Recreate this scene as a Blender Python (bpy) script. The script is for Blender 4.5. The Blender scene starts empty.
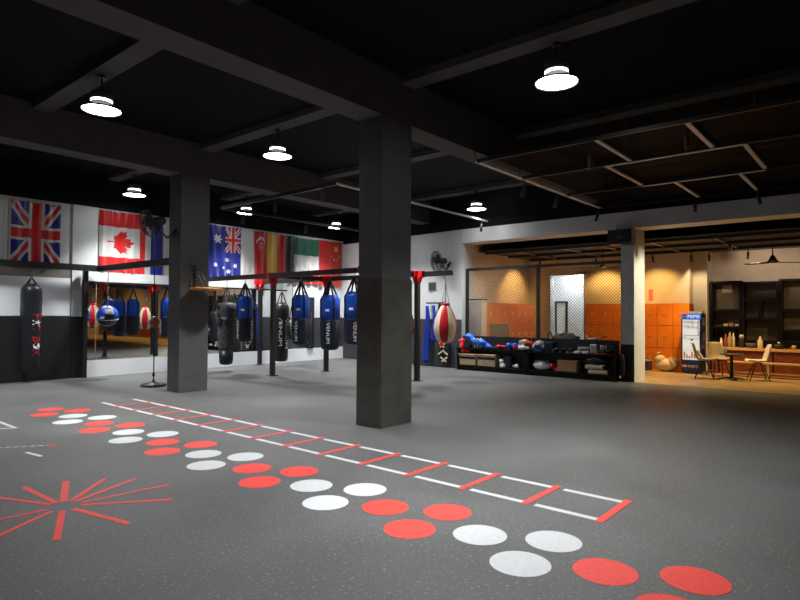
import bpy, bmesh, math, random
from mathutils import Vector, Matrix
random.seed(7)
PI = math.pi
C = bpy.context.scene.collection
SC = bpy.context.scene

# ---------------------------------------------------------------- materials
def mat(name, col, rough=.55, metal=0., noise=0., nscale=12., bump=0., bscale=60., spec=.4, coat=0., sheen=0.):
    m = bpy.data.materials.new(name); m.use_nodes = True
    nt = m.node_tree; b = nt.nodes['Principled BSDF']
    b.inputs['Roughness'].default_value = rough
    b.inputs['Metallic'].default_value = metal
    b.inputs['Specular IOR Level'].default_value = spec
    b.inputs['Coat Weight'].default_value = coat
    b.inputs['Sheen Weight'].default_value = sheen
    tc = nt.nodes.new('ShaderNodeTexCoord')
    nz = nt.nodes.new('ShaderNodeTexNoise'); nz.inputs['Scale'].default_value = nscale; nz.inputs['Detail'].default_value = 4
    nt.links.new(tc.outputs['Object'], nz.inputs['Vector'])
    rp = nt.nodes.new('ShaderNodeValToRGB')
    k = noise if noise else .04
    rp.color_ramp.elements[0].position = .3; rp.color_ramp.elements[1].position = .7
    rp.color_ramp.elements[0].color = tuple(c*(1-k) for c in col)+(1,)
    rp.color_ramp.elements[1].color = tuple(min(1, c*(1+k)) for c in col)+(1,)
    nt.links.new(nz.outputs['Fac'], rp.inputs['Fac']); nt.links.new(rp.outputs['Color'], b.inputs['Base Color'])
    if bump:
        n2 = nt.nodes.new('ShaderNodeTexNoise'); n2.inputs['Scale'].default_value = bscale; n2.inputs['Detail'].default_value = 3
        nt.links.new(tc.outputs['Object'], n2.inputs['Vector'])
        bp = nt.nodes.new('ShaderNodeBump'); bp.inputs['Strength'].default_value = bump; bp.inputs['Distance'].default_value = .01
        nt.links.new(n2.outputs['Fac'], bp.inputs['Height']); nt.links.new(bp.outputs['Normal'], b.inputs['Normal'])
    return m
def emat(name, col, s):
    m = bpy.data.materials.new(name); m.use_nodes = True
    b = m.node_tree.nodes['Principled BSDF']
    b.inputs['Base Color'].default_value = tuple(.8*c for c in col)+(1,)
    b.inputs['Emission Color'].default_value = col+(1,); b.inputs['Emission Strength'].default_value = s
    return m
def floor_mat():
    m = mat('rubber floor', (.105, .105, .1), .5, bump=.25, bscale=220, spec=.35)
    nt = m.node_tree; b = nt.nodes['Principled BSDF']
    tc = nt.nodes.new('ShaderNodeTexCoord')
    a = nt.nodes.new('ShaderNodeTexNoise'); a.inputs['Scale'].default_value = .9; a.inputs['Detail'].default_value = 6; a.inputs['Roughness'].default_value = .65
    s = nt.nodes.new('ShaderNodeTexNoise'); s.inputs['Scale'].default_value = 45; s.inputs['Detail'].default_value = 2
    r1 = nt.nodes.new('ShaderNodeValToRGB'); r1.color_ramp.elements[0].position = .32; r1.color_ramp.elements[1].position = .7
    r1.color_ramp.elements[0].color = (.088, .089, .086, 1); r1.color_ramp.elements[1].color = (.122, .122, .117, 1)
    r2 = nt.nodes.new('ShaderNodeValToRGB'); r2.color_ramp.elements[0].position = .6; r2.color_ramp.elements[1].position = .68
    r2.color_ramp.elements[0].color = (0, 0, 0, 1); r2.color_ramp.elements[1].color = (.6, .6, .6, 1)
    mx = nt.nodes.new('ShaderNodeMixRGB'); mx.inputs['Color2'].default_value = (.3, .29, .24, 1)
    for n in (a, s): nt.links.new(tc.outputs['Object'], n.inputs['Vector'])
    nt.links.new(a.outputs['Fac'], r1.inputs['Fac']); nt.links.new(s.outputs['Fac'], r2.inputs['Fac'])
    nt.links.new(r2.outputs['Color'], mx.inputs['Fac']); nt.links.new(r1.outputs['Color'], mx.inputs['Color1'])
    nt.links.new(mx.outputs['Color'], b.inputs['Base Color'])
    rr = nt.nodes.new('ShaderNodeMapRange'); rr.inputs['To Min'].default_value = .36; rr.inputs['To Max'].default_value = .62
    nt.links.new(a.outputs['Fac'], rr.inputs['Value']); nt.links.new(rr.outputs['Result'], b.inputs['Roughness'])
    return m
def wood_mat(name, c1, c2, rough=.4, axis='Y', scale=6):
    m = mat(name, c1, rough)
    nt = m.node_tree; b = nt.nodes['Principled BSDF']
    tc = nt.nodes.new('ShaderNodeTexCoord'); mp = nt.nodes.new('ShaderNodeMapping')
    mp.inputs['Scale'].default_value = (scale, .3*scale, scale) if axis == 'Y' else (.3*scale, scale, scale)
    n = nt.nodes.new('ShaderNodeTexNoise'); n.inputs['Scale'].default_value = 4; n.inputs['Detail'].default_value = 5
    r = nt.nodes.new('ShaderNodeValToRGB'); r.color_ramp.elements[0].position = .35; r.color_ramp.elements[1].position = .65
    r.color_ramp.elements[0].color = c1+(1,); r.color_ramp.elements[1].color = c2+(1,)
    nt.links.new(tc.outputs['Object'], mp.inputs['Vector']); nt.links.new(mp.outputs['Vector'], n.inputs['Vector'])
    nt.links.new(n.outputs['Fac'], r.inputs['Fac']); nt.links.new(r.outputs['Color'], b.inputs['Base Color'])
    return m
def wicker_mat(name, c1, c2, s=60):
    m = mat(name, c1, .6)
    nt = m.node_tree; b = nt.nodes['Principled BSDF']
    tc = nt.nodes.new('ShaderNodeTexCoord'); ck = nt.nodes.new('ShaderNodeTexChecker'); ck.inputs['Scale'].default_value = s
    ck.inputs['Color1'].default_value = c1+(1,); ck.inputs['Color2'].default_value = c2+(1,)
    nt.links.new(tc.outputs['Object'], ck.inputs['Vector']); nt.links.new(ck.outputs['Color'], b.inputs['Base Color'])
    return m
def mesh_ceiling_mat():
    # expanded metal: stripes of strand and hole, in the panel's own coordinates
    m = mat('expanded metal', (.0035, .0035, .0035), .6, spec=.08)
    nt = m.node_tree; b = nt.nodes['Principled BSDF']; out = nt.nodes['Material Output']
    tc = nt.nodes.new('ShaderNodeTexCoord'); w = nt.nodes.new('ShaderNodeTexWave'); w.bands_direction = 'DIAGONAL'
    w.inputs['Scale'].default_value = 9.
    r = nt.nodes.new('ShaderNodeValToRGB'); r.color_ramp.interpolation = 'LINEAR'
    r.color_ramp.elements[0].position = .5; r.color_ramp.elements[1].position = .85
    t = nt.nodes.new('ShaderNodeBsdfTransparent'); mx = nt.nodes.new('ShaderNodeMixShader')
    nt.links.new(tc.outputs['Object'], w.inputs['Vector']); nt.links.new(w.outputs['Fac'], r.inputs['Fac'])
    nt.links.new(r.outputs['Color'], mx.inputs['Fac']); nt.links.new(t.outputs['BSDF'], mx.inputs[1]); nt.links.new(b.outputs['BSDF'], mx.inputs[2])
    nt.links.new(mx.outputs['Shader'], out.inputs['Surface'])
    return m

M = dict(
 floor=floor_mat(),
 cafe_floor=mat('cafe screed', (.44, .31, .16), .38, noise=.18, nscale=3, spec=.4),
 palegrey=mat('pale grey wall paint', (.68, .68, .67), .6, noise=.05, nscale=3),
 white=mat('white wall paint', (.6, .61, .6), .6, noise=.04, nscale=3, bump=.05),
 cream=mat('cream wall paint', (.68, .6, .47), .6, noise=.05, nscale=3, bump=.05),
 brownwall=mat('brown beige wall paint', (.5, .41, .32), .65, noise=.06, nscale=3),
 whitepanel=mat('white gloss panel', (.86, .88, .9), .4, noise=.02, nscale=3),
 shadow=mat('taupe ledge', (.2, .18, .155), .6, noise=.08),  # flat colour of the painted rig beam shadow
 dado=mat('charcoal dado paint', (.015, .0165, .0175), .5, noise=.12, nscale=4),
 dadog=mat('grey dado paint', (.05, .052, .058), .5, noise=.12, nscale=4),
 ceil=mat('black ceiling paint', (.008, .008, .011), .8, spec=.1, noise=.1, nscale=3),
 beam=mat('dark grey beam paint', (.085, .085, .085), .7, spec=.2, noise=.1, nscale=3),
 column=mat('grey column paint', (.085, .087, .087), .55, noise=.1, nscale=5, bump=.1),
 pad=mat('dark olive column sheet', (.06, .06, .052), .42, noise=.2, nscale=6),
 black=mat('black steel', (.013, .013, .016), .4, noise=.2, spec=.45),
 steel=mat('grey steel', (.3, .3, .3), .35, metal=.8),
 alu=mat('aluminium rail', (.75, .7, .62), .4),
 lampgrey=mat('lamp housing', (.22, .2, .18), .45, metal=.4),
 lampdark=mat('lamp shade dark', (.05, .045, .04), .4, metal=.5),
 red=mat('red enamel', (.6, .012, .015), .35, noise=.15),
 redleather=mat('red leather', (.55, .012, .02), .32, noise=.12, bump=.1),
 ivory=mat('ivory leather', (.72, .62, .45), .38, noise=.1, bump=.1),
 blue=mat('blue vinyl', (.012, .09, .58), .35, noise=.18, bump=.12),
 blueglove=mat('blue glove leather', (.02, .13, .7), .35, noise=.12),
 navy=mat('black navy vinyl', (.012, .014, .026), .33, noise=.2, bump=.1),
 blk=mat('black leather', (.016, .017, .02), .38, noise=.25, bump=.12),
 greybag=mat('worn grey canvas', (.055, .056, .058), .7, noise=.5, nscale=14, bump=.3),
 strap=mat('black webbing', (.012, .012, .014), .7, noise=.2),
 letter=mat('white print', (.78, .78, .76), .5),
 brownball=mat('brown leather', (.2, .07, .03), .4, noise=.2, bump=.1),
 orange=mat('orange locker enamel', (.72, .2, .012), .42, noise=.08, nscale=4, spec=.35),
 orangeseam=mat('dark orange locker body', (.3, .06, .008), .5),
 latch=mat('brass latch', (.8, .6, .3), .3, metal=.6),
 counterwood=wood_mat('mahogany front', (.17, .035, .015), (.27, .07, .03), .4),
 topwood=wood_mat('pale wood top', (.55, .3, .12), (.7, .42, .19), .35),
 benchwood=wood_mat('bench wood', (.5, .36, .2), (.6, .45, .27), .5),
 shelfblack=mat('black shelf board', (.005, .0048, .0048), .55, noise=.2, spec=.25),
 shelfback=mat('brown shelf back', (.11, .085, .062), .6, noise=.12),
 card=mat('cardboard', (.5, .35, .19), .75, noise=.12, nscale=8),
 wicker=wicker_mat('wicker weave', (.55, .33, .14), (.27, .13, .045), 26),
 wicker2=wicker_mat('brown cane weave', (.34, .22, .11), (.2, .12, .05), 40),
 white2=mat('white leather', (.75, .74, .7), .4, noise=.06),
 grey=mat('grey leather', (.3, .3, .31), .45, noise=.2),
 creampad=mat('cream pad', (.72, .6, .45), .5, noise=.06),
 plastic=mat('dark plastic', (.02, .02, .022), .45, noise=.1),
 bagwhite=mat('crumpled pale plastic', (.7, .55, .38), .5, noise=.12, bump=.8, bscale=14),
 fridgeblue=mat('deep blue fridge', (.008, .025, .2), .3, noise=.05, coat=.2),
 headerwhite=emat('lit white header print', (.85, .88, .9), .8),
 headerblue=emat('lit blue header', (.03, .16, .75), .7),
 fridgewhite=emat('lit fridge interior', (.75, .82, .86), .62),
 gold=mat('amber goods', (.75, .45, .12), .4, noise=.2),
 glassbottle=mat('clear bottle', (.6, .65, .7), .15, spec=.6),
 mirror=mat('mirror glass', (.82, .83, .82), .015, metal=1.0, noise=.001),
 chairshell=mat('grey beige shell', (.34, .28, .2), .4, noise=.08),
 chairwhite=mat('white shell', (.72, .68, .6), .38, noise=.04),
 pinkpaper=mat('pink paper', (.75, .2, .28), .7),
 paper=mat('pale paper', (.5, .4, .3), .8),
 greenline=mat('yellow green line paint', (.42, .4, .1), .6, noise=.2),
 dotred=mat('red floor paint', (.72, .06, .045), .55, noise=.1, nscale=30, bump=.1, bscale=220),
 dotwhite=mat('white floor paint', (.55, .56, .56), .55, noise=.06, nscale=30, bump=.1, bscale=220),
 dashgrey=mat('pale blue floor paint', (.45, .52, .58), .55, noise=.1, nscale=30),
 meshceil=mesh_ceiling_mat(),
 clothblue=mat('blue cloth', (.015, .05, .42), .7, noise=.3, nscale=10, bump=.4, bscale=12),
 clothbrown=mat('tan cloth', (.35, .22, .13), .75, noise=.25),
 diffuser=emat('lamp diffuser', (.93, .97, 1.0), 24.),
 glow=emat('lamp ring glow', (.95, .97, 1.0), 6.),
 warmtip=emat('spot lens', (1, .8, .5), 12.),
 tubelight=emat('tube light', (.85, .93, 1), 9.),
 discwood=wood_mat('orange plywood', (.62, .2, .05), (.75, .32, .09), .35),
)
FL = dict(
 r=mat('flag red satin', (.45, .009, .01), .33, sheen=.3), w=mat('flag white satin', (.46, .45, .42), .33, sheen=.3),
 b=mat('flag blue satin', (.006, .011, .15), .33, sheen=.3), g=mat('flag green satin', (.012, .1, .05), .33, sheen=.3),
 k=mat('flag black satin', (.012, .012, .016), .35, sheen=.2), y=mat('flag gold satin', (.66, .4, .06), .33, sheen=.3),
 c=mat('flag dark red satin', (.38, .012, .008), .4, sheen=.2), s=mat('flag star yellow', (.6, .38, .05), .4))

# ---------------------------------------------------------------- mesh builder
class MB:
    def __init__(s): s.bm = bmesh.new(); s.mi = 0
    def _new(s, n0):
        s.bm.faces.ensure_lookup_table()
        for i in range(n0, len(s.bm.faces)): s.bm.faces[i].material_index = s.mi
    def box(s, x0, x1, y0, y1, z0, z1, bev=0., mx=None):
        n0 = len(s.bm.faces)
        r = bmesh.ops.create_cube(s.bm, size=1)
        vs = r['verts']
        for v in vs: v.co = Vector((x0+(v.co.x+.5)*(x1-x0), y0+(v.co.y+.5)*(y1-y0), z0+(v.co.z+.5)*(z1-z0)))
        if mx is not None:
            for v in vs: v.co = mx @ v.co
        if bev:
            es = list({e for v in vs for e in v.link_edges})
            bmesh.ops.bevel(s.bm, geom=es, offset=bev, segments=2, affect='EDGES', profile=.5)
        s._new(n0); return s
    def lathe(s, prof, seg=24, cap=True, mx=None, a0=0, a1=2*PI, seamfun=None):
        full = abs(a1-a0-2*PI) < 1e-6
        n = seg if full else seg+1
        n0 = len(s.bm.faces); rings = []
        for r, z in prof:
            ring = []
            for i in range(n):
                a = a0+(a1-a0)*i/seg
                p = Vector((r*math.cos(a), r*math.sin(a), z))
                ring.append(s.bm.verts.new(mx @ p if mx is not None else p))
            rings.append(ring)
        for j in range(len(rings)-1):
            for i in range(seg):
                k = (i+1) % n
                f = s.bm.faces.new((rings[j][i], rings[j][k], rings[j+1][k], rings[j+1][i]))
                f.smooth = True
                f.material_index = s.mi if seamfun is None else seamfun(i, j)
        if cap and full:
            for ring, rev in ((rings[0], True), (rings[-1], False)):
                if (ring[0].co-ring[seg//2].co).length > 1e-4:
                    f = s.bm.faces.new(ring[::-1] if rev else ring); f.material_index = s.mi if seamfun is None else 0
        return s
    def tube(s, pts, r, seg=8, closed=False, rs=None):
        pts = [Vector(p) for p in pts]; n = len(pts); n0 = len(s.bm.faces); rings = []
        up = None
        for i, p in enumerate(pts):
            if closed: t = pts[(i+1) % n]-pts[i-1]
            else: t = (pts[min(i+1, n-1)]-pts[max(i-1, 0)])
            t.normalize()
            if up is None:
                up = Vector((0, 0, 1)) if abs(t.z) < .9 else Vector((1, 0, 0))
            a = t.cross(up)
            if a.length < 1e-4: a = t.cross(Vector((0, 1, 0)))
            a.normalize(); b = a.cross(t).normalized(); up = b
            rr = rs[i] if rs else r
            rings.append([s.bm.verts.new(p+a*rr*math.cos(2*PI*k/seg)+b*rr*math.sin(2*PI*k/seg)) for k in range(seg)])
        m = n if closed else n-1
        for j in range(m):
            A, B = rings[j], rings[(j+1) % n]
            for k in range(seg):
                f = s.bm.faces.new((A[k], A[(k+1) % seg], B[(k+1) % seg], B[k])); f.smooth = seg > 4
        if not closed:
            s.bm.faces.new(rings[0][::-1]); s.bm.faces.new(rings[-1])
        s._new(n0); return s
    def bar(s, p, q, w, h=None):
        # rectangular bar from p to q, w wide (horizontal), h high
        p, q = Vector(p), Vector(q); h = h or w
        t = (q-p); L = t.length; t.normalize()
        up = Vector((0, 0, 1)) if abs(t.z) < .95 else Vector((0, 1, 0))
        a = t.cross(up).normalized(); b = a.cross(t).normalized()
        mx = Matrix((( t.x, a.x, b.x, p.x), (t.y, a.y, b.y, p.y), (t.z, a.z, b.z, p.z), (0, 0, 0, 1)))
        return s.box(0, L, -w/2, w/2, -h/2, h/2, mx=mx)
    def ell(s, c, r, seg=16, rings=10, mx=None, deform=None):
        n0 = len(s.bm.faces)
        q = bmesh.ops.create_uvsphere(s.bm, u_segments=seg, v_segments=rings, radius=1)
        for v in q['verts']:
            co = v.co.copy()
            if deform: co = deform(co)
            co = Vector((co.x*r[0], co.y*r[1], co.z*r[2]))
            if mx is not None: co = mx @ co
            v.co = co+Vector(c)
        s._new(n0)
        for f in list(s.bm.faces)[n0:]: f.smooth = True
        return s
    def poly(s, pts, th=0., n=Vector((0, 0, 1))):
        n0 = len(s.bm.faces)
        a = [s.bm.verts.new(p) for p in pts]
        f = s.bm.faces.new(a)
        if th:
            f.normal_update(); d = f.normal*th
            b = [s.bm.verts.new(Vector(p)-d) for p in pts]
            s.bm.faces.new(b[::-1])
            for i in range(len(a)):
                j = (i+1) % len(a); s.bm.faces.new((a[j], a[i], b[i], b[j]))
        s._new(n0); return s
    def build(s, name, ms, parent=None, loc=(0, 0, 0), rz=0.):
        bmesh.ops.recalc_face_normals(s.bm, faces=s.bm.faces)
        me = bpy.data.meshes.new(name); s.bm.to_mesh(me); s.bm.free()
        for m in (ms if isinstance(ms, (list, tuple)) else [ms]): me.materials.append(m)
        o = bpy.data.objects.new(name, me); C.objects.link(o)
        o.location = loc; o.rotation_euler = (0, 0, rz)
        if parent: o.parent = parent
        return o
def tag(o, label, cat, group=None, kind=None):
    o['label'] = label; o['category'] = cat
    if group: o['group'] = group
    if kind: o['kind'] = kind
    return o
def thing(name, label, cat, loc=(0, 0, 0), rz=0., group=None):
    o = bpy.data.objects.new(name, None); o.empty_display_size = .1; C.objects.link(o)
    o.location = loc; o.rotation_euler = (0, 0, rz)
    return tag(o, label, cat, group)
def dup(root, loc, rz, label, group=None):
    r = root.copy(); C.objects.link(r); r.location = loc; r.rotation_euler = (0, 0, rz); r['label'] = label
    if group: r['group'] = group
    for ch in list(root.children):
        c = ch.copy(); C.objects.link(c); c.parent = r
        for g in ch.children:
            d = g.copy(); C.objects.link(d); d.parent = c
    return r
def struct(name, mb, m, label, cat, parent=None):
    o = mb.build(name, m, parent)
    if parent is None: tag(o, label, cat, kind='structure')
    return o
def text_mesh(body, length, height):
    """letters flat in XY, centred on the origin, scaled to length x height; returns vertices and faces"""
    cu = bpy.data.curves.new('lettering', 'FONT'); cu.body = body; cu.size = 1; cu.resolution_u = 3; cu.offset = 0
    o = bpy.data.objects.new('lettering', cu); C.objects.link(o)
    me = bpy.data.meshes.new_from_object(o.evaluated_get(bpy.context.evaluated_depsgraph_get()))
    tb = bmesh.new(); tb.from_mesh(me); bmesh.ops.remove_doubles(tb, verts=tb.verts, dist=1e-5); bmesh.ops.triangulate(tb, faces=tb.faces); tb.to_mesh(me); tb.free()
    vs = [v.co.copy() for v in me.vertices]; fs = [tuple(p.vertices) for p in me.polygons]
    bpy.data.objects.remove(o); bpy.data.curves.remove(cu); bpy.data.meshes.remove(me)
    x0 = min(v.x for v in vs); x1 = max(v.x for v in vs); y0 = min(v.y for v in vs); y1 = max(v.y for v in vs)
    for v in vs: v.x = ((v.x-x0)/(x1-x0)-.5)*length; v.y = ((v.y-y0)/(y1-y0)-.5)*height
    return vs, fs
def text_obj(name, body, length, height, fun, m, parent, mi=0):
    vs, fs = text_mesh(body, length, height)
    mb = MB(); bv = [mb.bm.verts.new(fun(v)) for v in vs]
    for f in fs:
        try: mb.bm.faces.new([bv[i] for i in f])
        except ValueError: pass
    return mb.build(name, m, parent)
def cyl_down(r, th0, z0):
    # letters running down a cylinder, tops to the viewer's right
    return lambda v: Vector((r*math.cos(th0+v.y/r), r*math.sin(th0+v.y/r), z0-v.x))
def cyl_patch(mb, r, th0, z0, w, h, n=4):
    n0 = len(mb.bm.faces)
    for i in range(n):
        a, b = th0-w/2/r+w/r*i/n, th0-w/2/r+w/r*(i+1)/n
        mb.bm.faces.new([mb.bm.verts.new((r*math.cos(t), r*math.sin(t), z)) for t, z in ((a, z0-h/2), (b, z0-h/2), (b, z0+h/2), (a, z0+h/2))])
    mb._new(n0)
def links(mb, p, q, n=None, r=.02, w=.004):
    p, q = Vector(p), Vector(q); L = (q-p).length; n = n or max(2, int(L/(r*2.4)))
    d = (q-p)/n; t = d.normalized()
    a = t.cross(Vector((.3, 1, 0)) if abs(t.z) > .5 else Vector((0, 0, 1))).normalized(); b = t.cross(a)
    for i in range(n):
        c = p+d*(i+.5); s = a if i % 2 else b
        mb.tube([c+t*(L/n*.62)*math.cos(k*PI/4)+s*r*.6*math.sin(k*PI/4) for k in range(8)], w, 4, True)

# ---------------------------------------------------------------- camera
R_ = Matrix
yaw, pit, rol, FPX = math.radians(40.11055), math.radians(1.382455), math.radians(.330109), 580.893
f = Vector((math.cos(yaw)*math.cos(pit), math.sin(yaw)*math.cos(pit), math.sin(pit)))
r = f.cross(Vector((0, 0, 1))).normalized(); u = r.cross(f)
r2 = r*math.cos(rol)+u*math.sin(rol); u2 = u*math.cos(rol)-r*math.sin(rol)
cam = bpy.data.cameras.new('camera'); co = bpy.data.objects.new('camera', cam); C.objects.link(co)
co.matrix_world = Matrix(((r2.x, u2.x, -f.x, 0), (r2.y, u2.y, -f.y, 0), (r2.z, u2.z, -f.z, 1.5), (0, 0, 0, 1)))
cam.sensor_width = 36; cam.lens = FPX/800*36; cam.clip_start = .05; cam.clip_end = 100
SC.camera = co
def facing(x, y): return math.atan2(-y, -x)

# ---------------------------------------------------------------- the setting
YW = 14.3           # flag wall
X0, Y0 = -4.5, -13.  # unseen ends of the hall
def wx(y): return 13.42+(y-9.05)*.0914     # face of the right-hand wall beyond the opening
m_ = MB().box(X0, 13.42, Y0, YW, -.12, 0); m_.poly([(13.42, 9.05, 0), (wx(YW), YW, 0), (13.42, YW, 0)], .12)
floor = struct('floor', m_, M['floor'], 'dark grey speckled rubber gym floor with painted markings', 'floor')
struct('floor_cafe', MB().box(13.42, 19.8, Y0, 10.5, -.12, 0), M['cafe_floor'], 'tan screed floor of the cafe area', 'floor')
struct('trim_1', MB().box(13.36, 13.44, Y0, 4.35, 0, .004), M['greenline'], 'yellow green line where gym floor meets cafe floor', 'floor line')
struct('ceiling', MB().box(X0, 13.6, Y0, YW+.2, 4.78, 4.95), M['ceil'], 'black painted ceiling slab over the gym', 'ceiling')
# flag wall
struct('wall_back', MB().box(X0, wx(YW)+.2, YW, YW+.2, 0, 3.97), M['white'], 'white wall hung with a row of flags', 'wall')
struct('beam_back', MB().box(X0, wx(YW)+.2, YW-.02, YW+.2, 3.97, 4.78), M['ceil'], 'black beam above the row of flags', 'beam')
struct('pilaster', MB().box(5.3, 5.85, YW-.05, YW, 0, 3.965), M['white'], 'white pilaster between the british and canadian flags', 'pilaster')
struct('trim_2', MB().box(X0, 5.28, YW-.02, YW, 2.27, 2.5), M['shadow'], 'taupe ledge of the rig beam, painted above the white panel behind the long black bag', 'shadow')  # flush strip painting in the shadow that the rig beam casts on the wall
struct('trim_3', MB().box(X0, 5.28, YW-.025, YW, 1.42, 2.27), M['whitepanel'], 'white wall panel behind the long black bag', 'wall panel')
struct('trim_4', MB().box(X0, 5.32, YW-.065, YW, 0, 1.4).box(5.32, 5.58, YW-.085, YW, 0, 1.4), M['dado'], 'charcoal dado at the left of the flag wall', 'dado')
struct('baseboard_back', MB().box(5.6, 11.46, YW-.085, YW, 0, .385).box(11.46, wx(YW)-.02, YW-.085, YW, 0, .385), M['whitepanel'], 'white kick panel below the wall mirror', 'baseboard')
struct('trim_7', MB().box(5.6, 11.46, YW-.085, YW-.03, 2.225, 2.45), M['white'], 'white band between the wall mirror and the flags', 'wall panel')
struct('trim_8', MB().box(5.62, 11.44, YW-.066, YW-.002, .39, 2.17), M['dado'], 'backing board of the wall mirror', 'wall panel')
struct('trim_5', MB().box(11.45, wx(YW)-.01, YW-.03, YW, .39, 1.37), M['dadog'], 'grey dado right of the wall mirror', 'dado')
mi = thing('wall_mirror', 'long wall mirror below the flags reflecting the punching bags', 'mirror', (5.62, YW-.068, .39))
mb = MB()
edges = [5.62, 5.82, 7.7, 9.58, 11.44]
for a, b in zip(edges[:-1], edges[1:]):
    MB().box(a-5.62+.004, b-5.62-.004, -.018, -.002, 0, 1.79).build('mirror_pane', M['mirror'], mi)
MB().box(-.0, 5.84, -.035, 0.068, 1.79, 1.83).build('top_frame', M['black'], mi)
for a in (.2, 2.08): MB().box(a-.006, a+.006, -.022, -.002, 0, 1.79).build('joint_strip', M['clothbrown'], mi)
# right wall beyond the opening (slightly out of square), built as a prism
def prism(mb, pts, z0, z1):
    mb.poly([Vector((x, y, z1)) for x, y in pts], z1-z0); return mb
struct('wall_right', prism(MB(), [(13.42, 9.05), (14.0, 9.05), (14.5, YW), (wx(YW), YW)], 0, 3.86), M['white'], 'white end wall carrying the wall fan', 'wall')
struct('trim_6', prism(MB(), [(13.405, 9.07), (13.42, 9.07), (wx(YW), YW-.04), (wx(YW)-.015, YW-.04)], 0, 1.36), M['dadog'], 'grey dado on the end wall behind the hanging gear', 'dado')
struct('beam_right', MB().box(13.42, 14.02, Y0, 9.05, 3.48, 3.86), M['palegrey'], 'pale beam over the opening to the cafe', 'beam')
struct('beam_upper', prism(MB(), [(13.45, Y0), (14.02, Y0), (14.5, YW), (wx(YW)+.03, YW), (13.45, 9.05)], 3.86, 4.78), M['ceil'], 'black wall above the pale beam', 'wall')
cr = struct('column_right', MB().box(13.42, 14.16, 4.4, 4.69, 0, 3.48), M['white'], 'slim white column at the cafe opening', 'column')
MB().box(13.405, 13.42, 4.4, 4.69, 0, .84).build('dado', M['dado'], cr)
for o_, nm in ((cr.children[0], 'dark painted foot of the column'),): o_['label'] = nm
# two free-standing columns
for y, nm, lab in ((5.1, 'column', 'near square grey column with dark lower sheeting'), (10.2, 'column.001', 'far square grey column carrying the speed bag platform')):
    c_ = struct('column', MB().box(5.68, 6.29, y, y+.43, 0, 4.14, .012), M['column'], lab, 'column')
    if y < 6:
        p_ = MB().box(5.668, 6.302, y-.012, y+.442, 0, 1.97, .006).build('sheeting', M['pad'], c_); p_['label'] = 'dark olive sheeting round the lower column'
# girders and joists
for i, y in enumerate((-.1, 5.1, 10.2)):
    struct('girder', MB().box(X0, 13.45, y, y+.43, 4.14, 4.78), M['beam'], ('dark girder overhead at the camera end', 'dark girder resting on the near column', 'dark girder resting on the far column')[i], 'beam')
for i, x in enumerate((.3, 3.16, 6.05, 9.12, 12.5)):
    mb = MB()
    for a, b in ((Y0, -.1), (.33, 5.1), (5.53, 10.2), (10.63, YW-.02)): mb.box(x, x+.28, a, b, 4.67, 4.78)
    struct('joist', mb, M['beam'], ('joist far left of the ceiling', 'joist carrying the left row of lamps', 'joist in line with the two columns', 'joist right of the columns', 'joist nearest the cafe opening')[i], 'beam')
# unseen ends of the hall
struct('wall_left', MB().box(X0-.2, X0, Y0, YW+.2, 0, 4.78), M['white'], 'white wall at the left end of the hall', 'wall')
struct('wall_front', MB().box(X0, 19.8, Y0-.2, Y0, 0, 4.78), M['cream'], 'wall at the camera end of the hall', 'wall')
# cafe shell
XB = 17.35
struct('wall_cafe_left', MB().box(14.0, XB+.2, 9.05, 9.25, 0, 3.6), M['cream'], 'cream side wall of the cafe behind the lockers', 'wall')
mb = MB().box(XB, XB+.2, 8.32, 9.05, 0, 3.6).box(XB, XB+.2, 7.2, 8.32, 2.8, 3.6).box(XB, XB+.2, 4.2, 7.2, 0, 3.6).box(XB+.2, 18.3, 4.2, 4.4, 0, 3.6)
struct('wall_cafe_back', mb, M['cream'], 'cream back wall above the orange lockers', 'wall')
struct('pilaster', MB().box(17.75, 18.3, 3.85, 4.2, 0, 3.6), M['cream'], 'cream pillar behind the drinks fridge', 'pillar')
struct('wall_cafe_bar', MB().box(18.3, 18.5, Y0, 4.4, 0, 3.6), M['brownwall'], 'brown beige wall above the black display shelves', 'wall')
struct('ceiling_cafe', MB().box(14.02, 19.8, Y0, 9.25, 3.6, 3.75), M['ceil'], 'dark ceiling slab over the cafe', 'ceiling')
struct('ceiling_cafe_mesh', MB().box(14.25, 18.3, Y0, 4.2, 3.3, 3.32).box(14.25, XB, 4.2, 9.05, 3.3, 3.32), M['beam'], 'dark false ceiling panels over the cafe', 'ceiling')
# corridor behind the white doorway
mb = MB().box(XB+.2, 18.5, 8.95, 9.05, 0, 3.0).box(18.4, 18.5, 6.6, 8.95, 0, 3.0).box(XB+.2, 18.5, 6.5, 6.6, 0, 3.0).box(XB+.2, 18.5, 6.5, 9.05, 3.0, 3.1)
struct('wall_corridor', mb, M['whitepanel'], 'bright white corridor seen through the doorway behind the wire fence', 'wall')
d_ = MB().box(XB-.02, XB+.22, 8.3, 8.36, 0, 2.82).box(XB-.02, XB+.22, 7.14, 7.2, 0, 2.82).box(XB-.02, XB+.22, 7.14, 8.36, 2.76, 2.82).build('door_1', M['white'])
tag(d_, 'white doorway casing beside the orange lockers', 'door frame', kind='structure')
d_ = MB().bar((18.37, 8.22, 0), (18.37, 8.22, 1.93), .06).bar((18.37, 8.6, 0), (18.37, 8.6, 1.93), .04).bar((18.37, 8.62, 1.93), (18.37, 8.19, 1.93), .06).build('door_2', M['black'])
tag(d_, 'black door frame at the end of the white corridor', 'door frame', kind='structure')
t = thing('tube_light', 'white tube light at the top of the corridor doorway', 'light', (17.9, 7.35, 2.78))
MB().box(-.04, .04, -.4, .4, .02, .1).build('fitting', M['white'], t); MB().box(-.025, .025, -.38, .38, -.02, .02).build('tube', M['tubelight'], t)

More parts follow.
